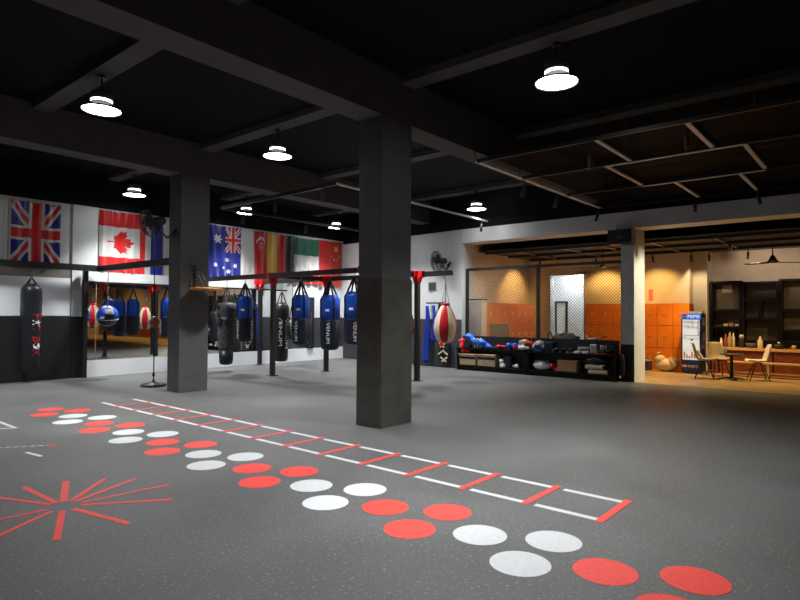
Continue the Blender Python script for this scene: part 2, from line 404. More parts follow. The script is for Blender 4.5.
# ---------------------------------------------------------------- floor markings (painted on the floor: its parts)
def mark(name, mb, m, lab):
    o = mb.build(name, m, floor); o['label'] = lab; return o
def disc(x, y, r, m, lab):
    mb = MB(); mb.poly([(x+r*math.cos(a*PI/20), y+r*math.sin(a*PI/20), .002) for a in range(40)]); mark('floor_dot', mb, m, lab)
for k in range(13):
    yc = 9.89-.86*k
    mc, lc = (M['dotred'], 'red painted floor dot') if k % 2 == 0 else (M['dotwhite'], 'white painted floor dot')
    disc(3.41, yc, .183, mc, lc)
    for x in (3.18, 3.635): disc(x, yc-.43, .183, mc, lc)
# agility ladder
rung = [10.1-.605*k for k in range(15)]
rail = MB()
for x in (4.23, 4.755):
    for k in range(14): rail.poly([(x-.03, rung[k]-.08, .002), (x+.03, rung[k]-.08, .002), (x+.03, rung[k+1]+.02, .002), (x-.03, rung[k+1]+.02, .002)])
rail.build('ladder_rail', M['dotwhite'], floor)['label'] = 'white painted rails of the floor ladder'
for y in rung[1:]:
    mark('ladder_rung', MB().poly([(4.18, y-.03, .0032), (4.83, y-.03, .0032), (4.83, y+.03, .0032), (4.18, y+.03, .0032)]), M['dotred'], 'red painted rung of the floor ladder')
def stripe(p, q, w, m, name, lab):
    p = Vector((p[0], p[1], 0)); q = Vector((q[0], q[1], 0)); d = (q-p).normalized(); n = Vector((-d.y, d.x, 0))*w/2
    z = Vector((0, 0, .0025)); mark(name, MB().poly([p-n+z, q-n+z, q+n+z, p+n+z]), m, lab)
sc_ = (1.79, 4.9)
for (x, y), w in (((1.5, 5.58), .04), ((1.76, 5.68), .045), ((2.065, 5.6), .055), ((2.325, 5.42), .04), ((2.51, 5.22), .04), ((2.61, 4.82), .035), ((2.42, 4.42), .04), ((1.95, 4.15), .045), ((1.5, 4.2), .045), ((1.16, 4.5), .04), ((1.06, 4.95), .04)):
    d = Vector((x-sc_[0], y-sc_[1])); d0 = Vector(sc_)+d*.16
    stripe(d0, (x, y), w, M['dotred'], 'star_ray', 'red painted ray of the floor starburst')
for i, y in enumerate((7.17, 7.0)): pass
a = (2.1, 7.5); b = (2.5, 7.24)
for k in range(-6, 6):
    p = Vector(a)+(Vector(b)-Vector(a))*(k/6+.08); q = Vector(a)+(Vector(b)-Vector(a))*(k/6+.13+.06)
    stripe(p, q, .03, M['dashgrey'], 'dash_mark', 'pale dash painted on the floor')
stripe((2.47, 7.24), (2.55, 7.19), .07, M['dotred'], 'red_mark', 'red end of the dashed floor line')
stripe((2.205, 7.06), (2.25, 6.75), .04, M['dotwhite'], 'white_mark', 'short white bar painted on the floor')
stripe((2.57, 9.5), (2.57, 8.62), .045, M['dotwhite'], 'court_line', 'white painted line at the left of the floor')
stripe((2.57, 8.64), (1.9, 9.05), .045, M['dotwhite'], 'court_line', 'white painted diagonal at the left of the floor')
stripe((2.42, 8.98), (2.2, 9.1), .06, M['dotred'], 'red_mark', 'red mark at the left of the floor')

# ---------------------------------------------------------------- flags
def star(s, t, cs, ct, R, n=5, inner=.4, rot=0.):
    ds, dt = s-cs, t-ct; rr = math.hypot(ds, dt)
    if rr > R: return False
    a = (math.atan2(ds, dt)-rot) % (2*PI/n); a = abs(a-PI/n) ; a = PI/n-a
    ri = R*inner
    x1, y1 = R, 0.; x2, y2 = ri*math.cos(PI/n), ri*math.sin(PI/n)
    px, py = rr*math.cos(a), rr*math.sin(a)
    return (x2-x1)*(py-y1)-(y2-y1)*(px-x1) > 0
def jack(s, t, A):     # s in 0..1 along the fly, t in 0..1 up, A = width/height
    x, y = (s-.5)*A, t-.5
    if abs(y) < .1 or abs(x) < .1: return 'r'
    if abs(y) < .167 or abs(x) < .167: return 'w'
    L = math.hypot(A, 1)
    d1 = (x*1-y*A)/L; d2 = (x*1+y*A)/L
    for d, sg in ((d1, 1 if x > 0 else -1), (d2, -1 if x > 0 else 1)):
        if abs(d) < .1:
            return 'r' if abs(d) < .042 else 'w'
    return 'b'
LEAF = [(0, 1), (.17, .68), (.36, .78), (.3, .3), (.52, .53), (.58, .4), (.86, .45), (.76, .18), (.9, .08), (.45, -.28), (.5, -.45), (.06, -.38), (.06, -.8)]
LEAF = LEAF+[(-x, y) for x, y in LEAF[::-1]][:-1]
def inpoly(x, y, P):
    c = False; j = len(P)-1
    for i in range(len(P)):
        if (P[i][1] > y) != (P[j][1] > y) and x < (P[j][0]-P[i][0])*(y-P[i][1])/(P[j][1]-P[i][1])+P[i][0]: c = not c
        j = i
    return c
def f_uk(s, t): return jack(s, t, 1.4)
def f_ca(s, t):
    if s < .25 or s > .75: return 'r'
    return 'r' if inpoly((s-.5)*4.6*1.0, (t-.5)*2.7, LEAF) else 'w'
def f_th(s, t): return 'r' if t < 1/6 or t > 5/6 else ('b' if 1/3 < t < 2/3 else 'w')
def f_au(s, t):
    if s < .5 and t > .5: return jack(s*2, (t-.5)*2, 1.5)
    S, T = s*1.5, t
    if star(S, T, .375, .25, .16, 7, .5): return 'w'
    for cs, ct, R in ((1.125, .83, .075), (.96, .56, .075), (1.29, .61, .075), (1.125, .2, .075), (1.2, .44, .045)):
        if star(S, T, cs, ct, R, 7, .5): return 'w'
    return 'b'
def f_sg(s, t):
    if t < .5: return 'w'
    S = s*1.5
    if math.hypot(S-.33, t-.75) < .17 and math.hypot(S-.39, t-.75) > .155: return 'w'
    for k in range(5):
        a = 2*PI*k/5
        if star(S, t, .43+.075*math.cos(a), .75+.075*math.sin(a), .04): return 'w'
    return 'r'
def f_de(s, t): return 'y' if t < .36 else ('r' if t < .68 else 'k')
def f_it(s, t): return 'g' if s < .38 else ('w' if s < .76 else 'r')
def f_cn(s, t):
    S = s*1.5
    if star(S, t, .25, .75, .14, 5, .4): return 's'
    for a, b in ((.5, .9), (.6, .8), (.6, .65), (.5, .55)):
        if star(S, t, a, b, .045): return 's'
    return 'c'
def f_jp(s, t): return 'w'
def flag(x0, x1, z0, z1, fn, label, seed, dy=.03):
    rnd = random.Random(seed); nx, nz = 66, 96
    ph = [(rnd.uniform(0, 6), rnd.uniform(14, 34), rnd.uniform(.3, 1)) for _ in range(4)]
    mb = MB(); keys = list(FL); V = []
    for j in range(nz+1):
        row = []
        for i in range(nx+1):
            u_, v_ = i/nx, j/nz
            x = x0+(x1-x0)*u_
            d = sum(w*math.sin(fq*u_*(x1-x0)+p+1.5*math.sin(2*v_+p)) for p, fq, w in ph)*.016*(1.25-.55*v_)
            z = z0+(z1-z0)*v_-.012*math.sin(PI*u_)*(v_)+.006*math.sin(6*u_*PI+seed)
            row.append(mb.bm.verts.new((x-x0, -dy-.02+d, z-z0)))
        V.append(row)
    for j in range(nz):
        for i in range(nx):
            fc = mb.bm.faces.new((V[j][i], V[j][i+1], V[j+1][i+1], V[j+1][i])); fc.smooth = True
            u_, v_ = (i+.5)/nx, (j+.5)/nz
            fc.material_index = keys.index(fn(1-v_, u_))
    o = mb.build('flag', [FL[k] for k in keys], None, (x0, YW, z0))
    tag(o, label, 'flag', 'flags hung along the wall')
    return o
flag(2.95, 4.02, 2.55, 3.9, f_jp, 'plain white satin flag at the far left edge of the wall', 1)
flag(4.07, 5.03, 2.52, 3.89, f_uk, 'british union flag with red and white crosses on blue', 2, .065)
flag(5.87, 6.84, 2.46, 3.93, f_ca, 'canadian flag hung sideways with red maple leaf', 3, .06)
flag(6.82, 7.78, 2.44, 3.92, f_th, 'red white and blue striped thai flag behind the wall fan', 4, .03)
flag(8.78, 9.79, 2.47, 3.94, f_au, 'australian flag with white stars on blue beside the far column', 5)
flag(9.8, 10.72, 2.45, 3.93, f_sg, 'singapore flag half white half red with crescent and stars', 6)
flag(10.72, 11.74, 2.44, 3.92, f_de, 'german flag of gold red and black vertical bands', 7)
flag(11.78, 12.78, 2.44, 3.9, f_it, 'green and white banded flag with its lower third behind the rig', 8)
flag(12.8, 13.82, 2.41, 3.92, f_cn, 'red chinese flag with a yellow star by the corner', 9)

# ---------------------------------------------------------------- bag rig
def bracket(mb, x, y, z, alongy=True):
    L = .17
    for k, (a, b) in enumerate((((-.065, .065), (-L, L)), ((-L, L), (-.065, .065)))):
        mb.box(x+a[0], x+a[1], y+b[0], y+b[1], z-.07, z+.07)
    mb.lathe([(.055, -.24), (.07, -.22), (.12, -.07)], 4, True, Matrix.Translation((x, y, z)) @ Matrix.Rotation(PI/4, 4, 'Z'))
ZB = 2.4
rig = thing('bag_rig', 'black steel bag rig with red corner brackets on posts', 'bag rig', (8.6, 8.15, 0))
O = Vector((8.6, 8.15, 0))
for x, y in ((8.6, 8.16), (8.74, 11.36), (10.27, 8.14), (10.35, 11.22), (10.35, 14.06)):
    p_ = MB().box(x-.05-O.x, x+.05-O.x, y-.05-O.y, y+.05-O.y, .012, ZB, .004).build('post', M['black'], rig)
    MB().box(x-.1-O.x, x+.1-O.x, y-.1-O.y, y+.1-O.y, 0, .012).build('base_plate', M['black'], p_)
    mb = MB(); bracket(mb, x-O.x, y-O.y, ZB); mb.build('bracket', M['red'], rig)
for p, q in (((8.62, 7.1), (8.62, 14.22)), ((10.35, 7.25), (10.35, 14.18)), ((8.66, 11.28), (10.3, 11.28)), ((8.66, 8.14), (10.3, 8.14))):
    MB().bar((p[0]-O.x, p[1]-O.y, ZB), (q[0]-O.x, q[1]-O.y, ZB), .09, .11).build('beam', M['black'], rig)
rig2 = thing('bag_rig', 'black rig beam running past the british flag to the far column', 'bag rig', (5.78, 14.1, 0))
MB().box(-.3, -.2, -.05, .05, 0, 2.5, .004).build('post', M['black'], rig2)
MB().bar((-10.2, -.1, 2.51), (.06, -.1, 2.51), .1, .14).build('beam', M['black'], rig2)
MB().bar((.0, -.16, 2.5), (-.03, -3.46, 2.5), .1, .13).build('beam', M['black'], rig2)

# ---------------------------------------------------------------- bags
def straps(root, n, r0, z0, ztop, apex, name='strap', m=None, th=0., low=None, w=.017):
    for k in range(n):
        a = th+2*PI*k/n
        c, s = math.cos(a), math.sin(a)
        pts = []
        if low is not None: pts.append(((r0+.006)*c, (r0+.006)*s, low))
        pts += [((r0+.006)*c, (r0+.006)*s, z0), (r0*.8*c, r0*.8*s, z0+.07), (.03*c, .03*s, apex-.04), (.008*c, .008*s, apex)]
        MB().tube(pts, w, 6).build(name, m or M['strap'], root)
def hanger(root, z0, z1):
    mb = MB(); links(mb, (0, 0, z0), (0, 0, z1), None, .022, .005); mb.tube([(0, -.02, z0), (.02, 0, z0-.02), (0, .02, z0), (-.02, 0, z0+.02)], .006, 5, True)
    mb.build('chain', M['steel'], root)
def blue_bag(loc, ztop, zsplit, D, label, ang=(0.,), beamz=2.345, apex=.3):
    x, y, zb = loc; rz = facing(x, y); R = D/2; h = ztop-zb; hs = zsplit-zb
    t = thing('punching_bag', label, 'punching bag', loc, rz, 'punching bags hung from the rig')
    MB().lathe([(R*.55, 0), (R*.8, .02), (R*.95, .07), (R*1.0, .13), (R*1.02, hs-.02), (R*1.0, hs)], 28).build('lower_sleeve', M['navy'], t)
    MB().lathe([(R*.97, hs), (R*.97, h-.12), (R*.9, h-.06), (R*.68, h)], 28).build('upper_shell', M['blue'], t)
    straps(t, 4, R*.97, h-.1, h, h+apex, th=.38, low=hs+.02, w=.02)
    for a_ in ang: text_obj('lettering', 'VENUM', min(.44, hs-.14), .07, cyl_down(R*1.03, a_, hs-.06-min(.44, hs-.14)/2), M['letter'], t)
    mb = MB(); cyl_patch(mb, R*.985, -.3, hs+.2, .09, .05); mb.build('label_patch', M['letter'], t)
    hanger(t, h+apex, beamz-zb)
    return t
blue_bag((8.6, 8.49, .86), 1.96, 1.4, .4, 'blue and black punching bag hanging right beside the near column', (.1,))
blue_bag((8.6, 9.21, .72), 1.9, 1.37, .42, 'largest blue and black punching bag, second from the near column', (-.2,))
blue_bag((8.6, 10.17, .79), 1.92, 1.39, .4, 'blue and black punching bag hanging below the green and white flag', (-.55,))
blue_bag((8.6, 12.3, .78), 1.93, 1.38, .4, 'blue and black punching bag hanging left of the red bracketed posts', (-1.0, .95))
# long black bag with vertical lettering
x, y, zb = 10.35, 12.1, .6
t = thing('punching_bag', 'black cylinder punching bag with white round badge behind the blue bags', 'punching bag', (x, y, zb), PI/2, 'punching bags hung from the rig')
MB().lathe([(.12, 0), (.19, .03), (.2, .1), (.2, .85), (.18, .93), (.1, .95)], 24).build('body', M['blk'], t)
straps(t, 4, .19, .85, .95, 1.3, low=.5)
mb = MB(); cyl_patch(mb, .204, 0, .72, .15, .15); mb.build('badge', M['letter'], t); hanger(t, 1.3, 2.345-zb)
x, y, zb = 10.35, 13.07, .15
t = thing('punching_bag', 'black teardrop punching bag with two lines of white lettering behind the post', 'punching bag', (x, y, zb), facing(x, y), 'punching bags hung from the rig')
MB().lathe([(.1, 0), (.17, .02), (.19, .1), (.2, .7), (.215, 1.0), (.225, 1.18), (.2, 1.3), (.12, 1.37), (.05, 1.38)], 28).build('body', M['blk'], t)
text_obj('lettering', 'VENUM', .7, .095, cyl_down(.216, -.1, .72), M['letter'], t)
text_obj('lettering', 'VENUM', .7, .085, cyl_down(.216, .72, .66), M['letter'], t)
straps(t, 4, .15, 1.3, 1.38, 1.62); hanger(t, 1.62, (2.345-zb)/1.2); t.scale = (1., 1., 1.2)
# worn grey bag
x, y, zb = 8.6, 13.1, .17
t = thing('punching_bag', 'worn grey canvas punching bag with black foot beside the far column', 'punching bag', (x, y, zb), facing(x, y), 'punching bags hung from the rig')
rr = random.Random(4)
mb = MB().lathe([(.18+.0*k, .36) if k == 0 else (.19+.075*(k/10)+rr.uniform(-.008, .008), .36+1.1*k/10) for k in range(11)]+[(.24, 1.53), (.2, 1.58), (.1, 1.6)], 26)
for v in mb.bm.verts: v.co.x += .012*math.sin(v.co.z*17+v.co.y*20); v.co.y += .012*math.sin(v.co.z*13+1)
mb.build('canvas_cover', M['greybag'], t)
MB().lathe([(.09, 0), (.15, .02), (.175, .09), (.185, .37)], 26).build('black_foot', M['blk'], t)
for k in range(9):
    a = rr.uniform(-1.1, 1.1); z = rr.uniform(.95, 1.5); MB().box(-.005, .03, -.04, .05, -.05, .06, .01, Matrix.Translation((.25*math.cos(a), .25*math.sin(a), z)) @ Matrix.Rotation(a, 4, 'Z') @ Matrix.Rotation(rr.uniform(-.5, .5), 4, 'X')).build('tape_patch', M['blk'], t)
mb = MB(); cyl_patch(mb, .262, -.25, 1.2, .12, .06); mb.build('label_patch', M['grey'], t)
straps(t, 3, .22, 1.5, 1.6, 1.98, w=.012); hanger(t, 1.98, 2.345-zb)
# long heavy bag on the left
x, y, zb = 4.41, 14.0, .24
t = thing('punching_bag', 'long black heavy bag hanging alone at the left with red and white lettering', 'punching bag', (x, y, zb), facing(x, y)-.0, 'punching bags hung from the rig')
MB().lathe([(.13, 0), (.185, .02), (.2, .08), (.2, 1.68), (.195, 1.74), (.15, 1.82), (.06, 1.86)], 32).build('body', M['blk'], t)
straps(t, 4, .17, 1.76, 1.86, 2.0, th=.6, w=.012)
hanger(t, 2.0, 2.44-zb)
text_obj('lettering', 'F', .11, .16, cyl_down(.2025, .6, 1.17), M['red'], t)
text_obj('lettering', 'T', .1, .16, cyl_down(.2025, .6, .9), M['red'], t)
text_obj('lettering', 'B', .12, .16, cyl_down(.2025, .6, .68), M['red'], t)
text_obj('lettering', 'X', .14, .16, cyl_down(.2025, .6, .4), M['red'], t)
# boxer silhouette and head guard emblems, white, wrapped on the bag
def emblem(polys, z0, s, name):
    mb = MB(); fn = cyl_down(.2035, .6, z0)
    for P in polys: mb.bm.faces.new([mb.bm.verts.new(fn(Vector((px*s, py*s, 0)))) for px, py in P])
    o = mb.build(name, M['letter'], t); o['label'] = 'white emblem among the letters'
# body axis runs along +y (the letter's up); arms and legs spread
emblem([[(-.2, -.1), (.2, -.1), (.25, .45), (-.25, .45)], [(-.2, -.1), (0, -.1), (-.35, -1), (-.6, -1)], [(0, -.1), (.2, -.1), (.6, -1), (.35, -1)],
        [(-.14, .5), (.14, .5), (.17, .8), (0, .92), (-.17, .8)], [(.2, .25), (.25, .45), (.95, .62), (.95, .42)], [(-.2, .2), (-.25, .45), (-.6, .35), (-.5, .12)]], 1.035, .095, 'emblem')
emblem([[(-.7, -.5), (-.3, -.85), (.35, -.8), (.75, -.3), (.8, .3), (.45, .8), (-.2, .9), (-.7, .55)]], .54, .085, 'emblem')
# pear bags
def pear(loc, label, beamz):
    x, y, zb = loc; t = thing('pear_punching_bag', label, 'punching bag', loc, facing(x, y)+PI/4-.12, 'red and ivory pear bags')
    prof = [(.05, 0), (.13, .012), (.195, .07), (.24, .17), (.262, .28), (.262, .36), (.24, .48), (.2, .6), (.15, .71), (.105, .79), (.085, .82)]
    for k in range(8):
        a0 = 2*PI*k/8-PI/8
        mb = MB(); mb.lathe(prof, 5, False, None, a0, a0+PI/4)
        mb.build('panel', M['redleather'] if k % 2 else M['ivory'], t)
    MB().lathe([(.055, .0), (.135, .011), (.136, .016)], 24).build('bottom_cap', M['redleather'], t)
    MB().lathe([(.088, .8), (.1, .83), (.1, .86), (.03, .87)], 20).build('collar', M['redleather'], t)
    for k in range(4):
        a = PI/4+k*PI/2; mb = MB(); links(mb, (.08*math.cos(a), .08*math.sin(a), .86), (0, 0, 1.3), 9, .016, .004); mb.build('chain', M['steel'], t)
    mb = MB(); links(mb, (0, 0, 1.3), (0, 0, beamz-zb), None, .022, .005); mb.build('chain', M['steel'], t)
    return t
pear((10.35, 7.42, .88), 'red and ivory striped pear bag hanging at the beam end near the wall fan', 2.345)
pear((8.6, 7.22, .95), 'red and ivory striped pear bag hidden behind the near column, seen in the mirror', 2.345)
# round bags
x, y, zb = 10.35, 12.6, .76
t = thing('ball_punching_bag', 'small black ball bag with white marks between two larger bags', 'punching bag', (x, y, zb), facing(x, y))
MB().ell((0, 0, .3), (.2, .2, .3), 24, 14).build('body', M['blk'], t)
text_obj('lettering', 'VENUM', .36, .08, lambda v: Vector((.206*math.cos(v.y/.2-.1)*(1-.5*(v.x/.36)**2), .206*math.sin(v.y/.2-.1), .34-v.x)), M['letter'], t)
straps(t, 3, .1, .55, .6, .95, w=.014); hanger(t, .95, 2.345-zb)
x, y, zb = 5.76, 13.45, 1.18
t = thing('ball_punching_bag', 'blue black and white ball bag hanging near the rig corner', 'punching bag', (x, y, zb), facing(x, y))
mb = MB(); pat = {}
rr = random.Random(11)
def sf(i, j):
    k = (i//3, j//3)
    if k not in pat: pat[k] = rr.choice((0, 0, 1, 1, 0, 2)) if j > 4 else 1
    return pat[k]
prof = [(.225*math.sin(PI*(k+.3)/16.6), .24-.24*math.cos(PI*(k+.3)/16.6)) for k in range(17)]
mb.lathe(prof, 28, True, None, 0, 2*PI, sf); mb.build('body', [M['blue'], M['navy'], M['grey']], t)
mb = MB()
mb.tube([(.226*math.cos(a*PI/14), .226*math.sin(a*PI/14), .17-.03*math.cos(a*PI/14)) for a in range(28)], .008, 6, True); mb.build('piping', M['grey'], t)
mb = MB()
for a, z in ((.35, .3), (-.5, .2), (.1, .4)):
    rr_ = .228*math.sin(math.acos((.24-z)/.24)); cyl_patch(mb, rr_, a, z, .09, .05)
mb.build('label_patch', M['letter'], t)
straps(t, 4, .1, .42, .48, .62, w=.012); hanger(t, .62, 2.435-zb)
# reflex ball on a floor base
x, y = 5.86, 11.5
t = thing('reflex_ball_stand', 'brown leather reflex ball on a thin cord above a round black base', 'reflex ball', (x, y, 0))
MB().lathe([(.245, 0), (.25, .02), (.235, .05), (.08, .075), (.03, .1), (.02, .14)], 32).build('base', M['plastic'], t)
MB().lathe([(.008, 0), (.085*.7, .045), (.1, .12), (.098, .16), (.06, .235), (.015, .26)], 20, True, Matrix.Translation((0, 0, 1.17))).build('ball', M['brownball'], t)
MB().tube([(0, 0, .13), (0, 0, 1.18)], .011, 6).tube([(0, 0, .2), (0, 0, .27)], .025, 6).build('lower_cord', M['strap'], t)
MB().tube([(0, 0, 1.42), (-.01, 0, 2.0), (-.02, 0, 2.44)], .009, 6).tube([(-.01, 0, 2.03), (-.01, 0, 2.08)], .03, 6).build('upper_cord', M['strap'], t)
# speed bag platform on the far column
t = thing('speed_bag_platform', 'round orange plywood speed bag platform bolted to the far column', 'speed bag platform', (6.03, 10.19, 1.95))
MB().lathe([(.29, -.02), (.305, -.01), (.305, .015), (.29, .025)], 40, True, Matrix.Translation((0, -.31, 0))).build('platform', M['discwood'], t)
for s in (-.13, -.03):
    MB().box(s-.02, s+.02, -.03, 0, .0, .5).build('wall_rail', M['steel'], t)
    MB().tube([(s, -.035, .46), (s+.12, -.3, .03)], .008, 6).build('stay', M['steel'], t)
mb = MB()
for k in range(6): mb.tube([(-.13-.005, -.035, .07+.07*k), (-.03+.005, -.035, .1+.07*k)], .012, 5)
mb.build('spring', M['black'], t)
MB().tube([(0, -.31, -.02), (0, -.31, -.06)], .03, 10).build('swivel', M['steel'], t)

# wall fans
def wall_fan(loc, d, arm_to, label, R=.29):
    t = thing('wall_fan', label, 'fan', loc)
    d = Vector(d).normalized(); a = d.cross(Vector((0, 0, 1))).normalized(); b = a.cross(d)
    mx = Matrix(((a.x, b.x, d.x, 0), (a.y, b.y, d.y, 0), (a.z, b.z, d.z, 0), (0, 0, 0, 1)))
    V_ = lambda x, y, z: mx @ Vector((x, y, z))
    mb = MB()
    for rr, z, w in ((R, 0, .012), (R*.99, .05, .006), (R*.75, .085, .004), (R*.5, .1, .004), (R*.25, .11, .004), (R*.99, -.05, .006), (R*.7, -.09, .004), (R*.4, -.1, .004)):
        mb.tube([V_(rr*math.cos(k*PI/16), rr*math.sin(k*PI/16), z) for k in range(32)], w, 5, True)
    for k in range(20):
        c, s = math.cos(k*PI/10), math.sin(k*PI/10)
        mb.tube([V_(.05*c, .05*s, .112), V_(R*.6*c, R*.6*s, .095), V_(R*c, R*s, .03), V_(R*c, R*s, -.03), V_(R*.6*c, R*.6*s, -.09), V_(.07*c, .07*s, -.1)], .003, 4)
    mb.build('cage', M['plastic'], t)
    for k in range(3):
        th = k*2*PI/3+.4; P = []
        for rr, w in ((.05, .25), (.15, .42), (.25, .36), (R*.93, .2)): P.append((rr, th-w*1.1)); 
        Q = [(rr, th+w*1.1) for rr, w in ((R*.93, .2), (.25, .36), (.15, .42), (.05, .25))]
        mb = MB(); mb.poly([V_(rr*math.cos(q), rr*math.sin(q), .03*(1 if i < 4 else -1)) for i, (rr, q) in enumerate(P+Q)], .006); mb.build('blade', M['plastic'], t)
    MB().lathe([(.02, .07), (.05, .06), (.06, -.1), (.085, -.13), (.085, -.27), (.05, -.31)], 18, True, mx).build('motor', M['plastic'], t)
    A = Vector(arm_to)-Vector(loc); s0 = V_(0, 0, -.2)
    MB().tube([s0, s0+Vector((0, 0, -.16)), (s0+A)/2+Vector((0, 0, -.2)), A], .022, 8).build('arm', M['plastic'], t)
    MB().lathe([(.09, 0), (.09, .03), (.03, .05)], 14, True, Matrix.Translation(A) @ Vector((0, 0, 1)).rotation_difference(Vector(s0-A).normalized()).to_matrix().to_4x4()).build('wall_plate', M['plastic'], t)
    return t
wall_fan((13.12, 9.72, 2.98), (-.75, .45, -.1), (13.44, 9.5, 2.9), 'black wall fan on the end wall above the pear bag')
wall_fan((5.17, 10.42, 3.14), (-.72, .1, -.25), (5.675, 10.4, 3.02), 'black wall fan on the far column in front of the thai flag', .25)
# vent, rack and hanging gear on the end wall
yv = 10.15
t = thing('wall_vent', 'small grey square vent on the end wall below the fan', 'vent', (wx(yv), yv, 2.17))
MB().box(-.02, .0, -.15, .15, 0, .27).build('frame', M['grey'], t); MB().box(-.03, -.018, -.12, .12, .03, .24).build('grille', M['dadog'], t)
t = thing('coat_rack', 'black wall rack on the end wall holding blue wraps', 'rack', (wx(9.95), 9.95, 0))
MB().box(-.16, -.12, -.3, .3, 1.8, 1.84).box(-.16, .0, -.3, -.27, 1.8, 1.84).box(-.16, 0, .27, .3, 1.8, 1.84).build('rail', M['black'], t)
MB().box(-.025, 0, -.27, -.03, .3, 1.8).build('back_board', M['dado'], t)
def cloth(name, loc, w, z0, z1, m, label, cat, seed, d=.05):
    rnd = random.Random(seed); mb = MB(); nx, nz = 10, 24; V = []
    for j in range(nz+1):
        row = []; v_ = j/nz
        for i in range(nx+1):
            u_ = i/nx-.5; ww = w*(.75+.25*math.sin(3*v_+seed))
            row.append(mb.bm.verts.new((d*math.sin(i*1.7+v_*2+seed)*.5-.02, u_*ww+.03*math.sin(5*v_+seed), (z1-z0)*v_+(.05*math.sin(i*2.1+seed) if j == 0 else 0))))
        V.append(row)
    for j in range(nz):
        for i in range(nx):
            q = mb.bm.faces.new((V[j][i], V[j][i+1], V[j+1][i+1], V[j+1][i])); q.smooth = True
    o = mb.build(name, m, None, (loc[0], loc[1], z0)); tag(o, label, cat)
    md = o.modifiers.new('thickness', 'SOLIDIFY'); md.thickness = .02
    return o
cloth('hand_wrap', (wx(10.24)-.17, 10.22), .22, .12, 1.74, M['clothblue'], 'long blue wraps hanging left on the black wall rack', 'hand wraps', 1)
cloth('hand_wrap', (wx(9.9)-.17, 9.93), .2, .75, 1.76, M['clothblue'], 'shorter blue wraps hanging beside the pear bag on the rack', 'hand wraps', 2)
cloth('belt', (wx(9.85)-.12, 9.78), .1, .35, 1.3, M['clothbrown'], 'tan belt hanging behind the pear bag', 'belt', 3)
t = thing('kick_pad', 'black white and red patterned pads hanging low behind the pear bag', 'kick pads', (wx(9.6)-.1, 9.62, .1))
for k, (yy, zz) in enumerate(((-.1, .1), (.1, .26))):
    MB().box(-.06, .06, yy-.09, yy+.09, zz-.1, zz+.5, .03).build('pad', M['blk'], t)
mb = MB()
for k in range(7):
    mb.box(-.078, -.06, -.2+.0*k, .02, .02, .055, 0, Matrix.Translation((0, .02*(k % 2)+.12*(k % 3)/2, .05+.1*k)) @ Matrix.Rotation(.6 if k % 2 else -.6, 4, 'X'))
mb.build('stripe', M['creampad'], t)
MB().box(-.08, -.06, -.02, .1, .5, .6).build('red_patch', M['red'], t)
# tall black board by the flag wall
t = thing('upright_board', 'tall narrow black board fixed to the flag wall over the grey dado behind the bags', 'board', (12.42, YW-.09, 0))
MB().box(-.12, .12, -.05, .05, .386, 2.02, .01).build('board', M['black'], t)

# ---------------------------------------------------------------- pendant lamps
def make_lamp(label):
    t = thing('pendant_lamp', label, 'lamp', (0, 0, 4.2), 0, 'round high bay pendant lamps')
    MB().lathe([(.248, 0), (.252, .004), (.25, .012), (.2, .045), (.15, .08), (.135, .105), (.13, .11)], 36, False).build('shade', M['lampdark'], t)
    MB().lathe([(.0001, .012), (.236, .012)], 36, False).build('diffuser', M['diffuser'], t)
    MB().lathe([(.236, .011), (.25, .001), (.25, .004)], 36, False).build('rim', M['letter'], t)
    MB().lathe([(.13, .112), (.134, .115), (.134, .138), (.13, .14)], 32).build('glow_ring', M['glow'], t)
    MB().lathe([(.13, .141), (.138, .145), (.138, .225), (.12, .235), (.03, .24)], 32).build('housing', M['lampgrey'], t)
    MB().tube([(0, 0, .235), (0, 0, .45)], .012, 8).build('stem', M['black'], t)
    MB().lathe([(.05, .44), (.05, .468)], 16).build('ceiling_cup', M['black'], t)
    return t
spots = [((3.32, 8.05), 'largest pendant lamp at upper left below a joist'), ((6.25, 8.05), 'pendant lamp between the upper left lamp and the near column'),
         ((6.25, 13.3), 'pendant lamp above the canadian flag'), ((6.3, 2.94), 'large pendant lamp at upper right, the brightest near lamp'),
         ((12.65, 8.1), 'pendant lamp hanging right of the near column above the end wall'), ((9.3, 13.3), 'pendant lamp above the australian flag right of the far column'),
         ((12.65, 13.3), 'pendant lamp above the red chinese flag'), ((9.3, 8.05), 'pendant lamp hidden behind the near column'),
         ((3.33, 2.94), 'pendant lamp just above the picture by the ceiling girder'), ((12.2, 10.75), 'unseen pendant lamp added behind the near column to light the end wall'), ((2.95, 12.6), 'pendant lamp just left of the picture by the flag wall')]  # the lamp by the end wall is an unseen extra that brightens it
l0 = None
for (x, y), lab in spots:
    if l0 is None: l0 = make_lamp(lab); l0.location = (x, y, 4.2)
    else: dup(l0, (x, y, 4.2), 0, lab)

# ---------------------------------------------------------------- track lighting
def spot_head(parent, p, d, L=.17, r=.035, m=None):
    d = Vector(d).normalized(); p = Vector(p)
    mx = Matrix.Translation(p+Vector((0, 0, -.13))) @ Vector((0, 0, -1)).rotation_difference(d).to_matrix().to_4x4()
    o = MB().lathe([(r*.7, .04), (r, .03), (r, -L), (r*.8, -L), (r*.8, -L+.02)], 14, True, mx).tube([p, p+Vector((0, 0, -.11))], .012, 6).build('spotlight', m or M['black'], parent)
    return o
ZR = 3.97
tr = thing('track_light_frame', 'black track lighting grid with pale rails hung before the cafe opening', 'track lights', (7.9, 5.05, ZR))
P0 = Vector((7.9, 5.05, ZR))
def rr_(p, q, m, name='rail', w=.045, h=.05, par=None, o0=None):
    par = par or tr; o0 = o0 or P0
    return MB().bar(Vector((p[0], p[1], ZR))-o0, Vector((q[0], q[1], ZR))-o0, w, h).build(name, m, par)
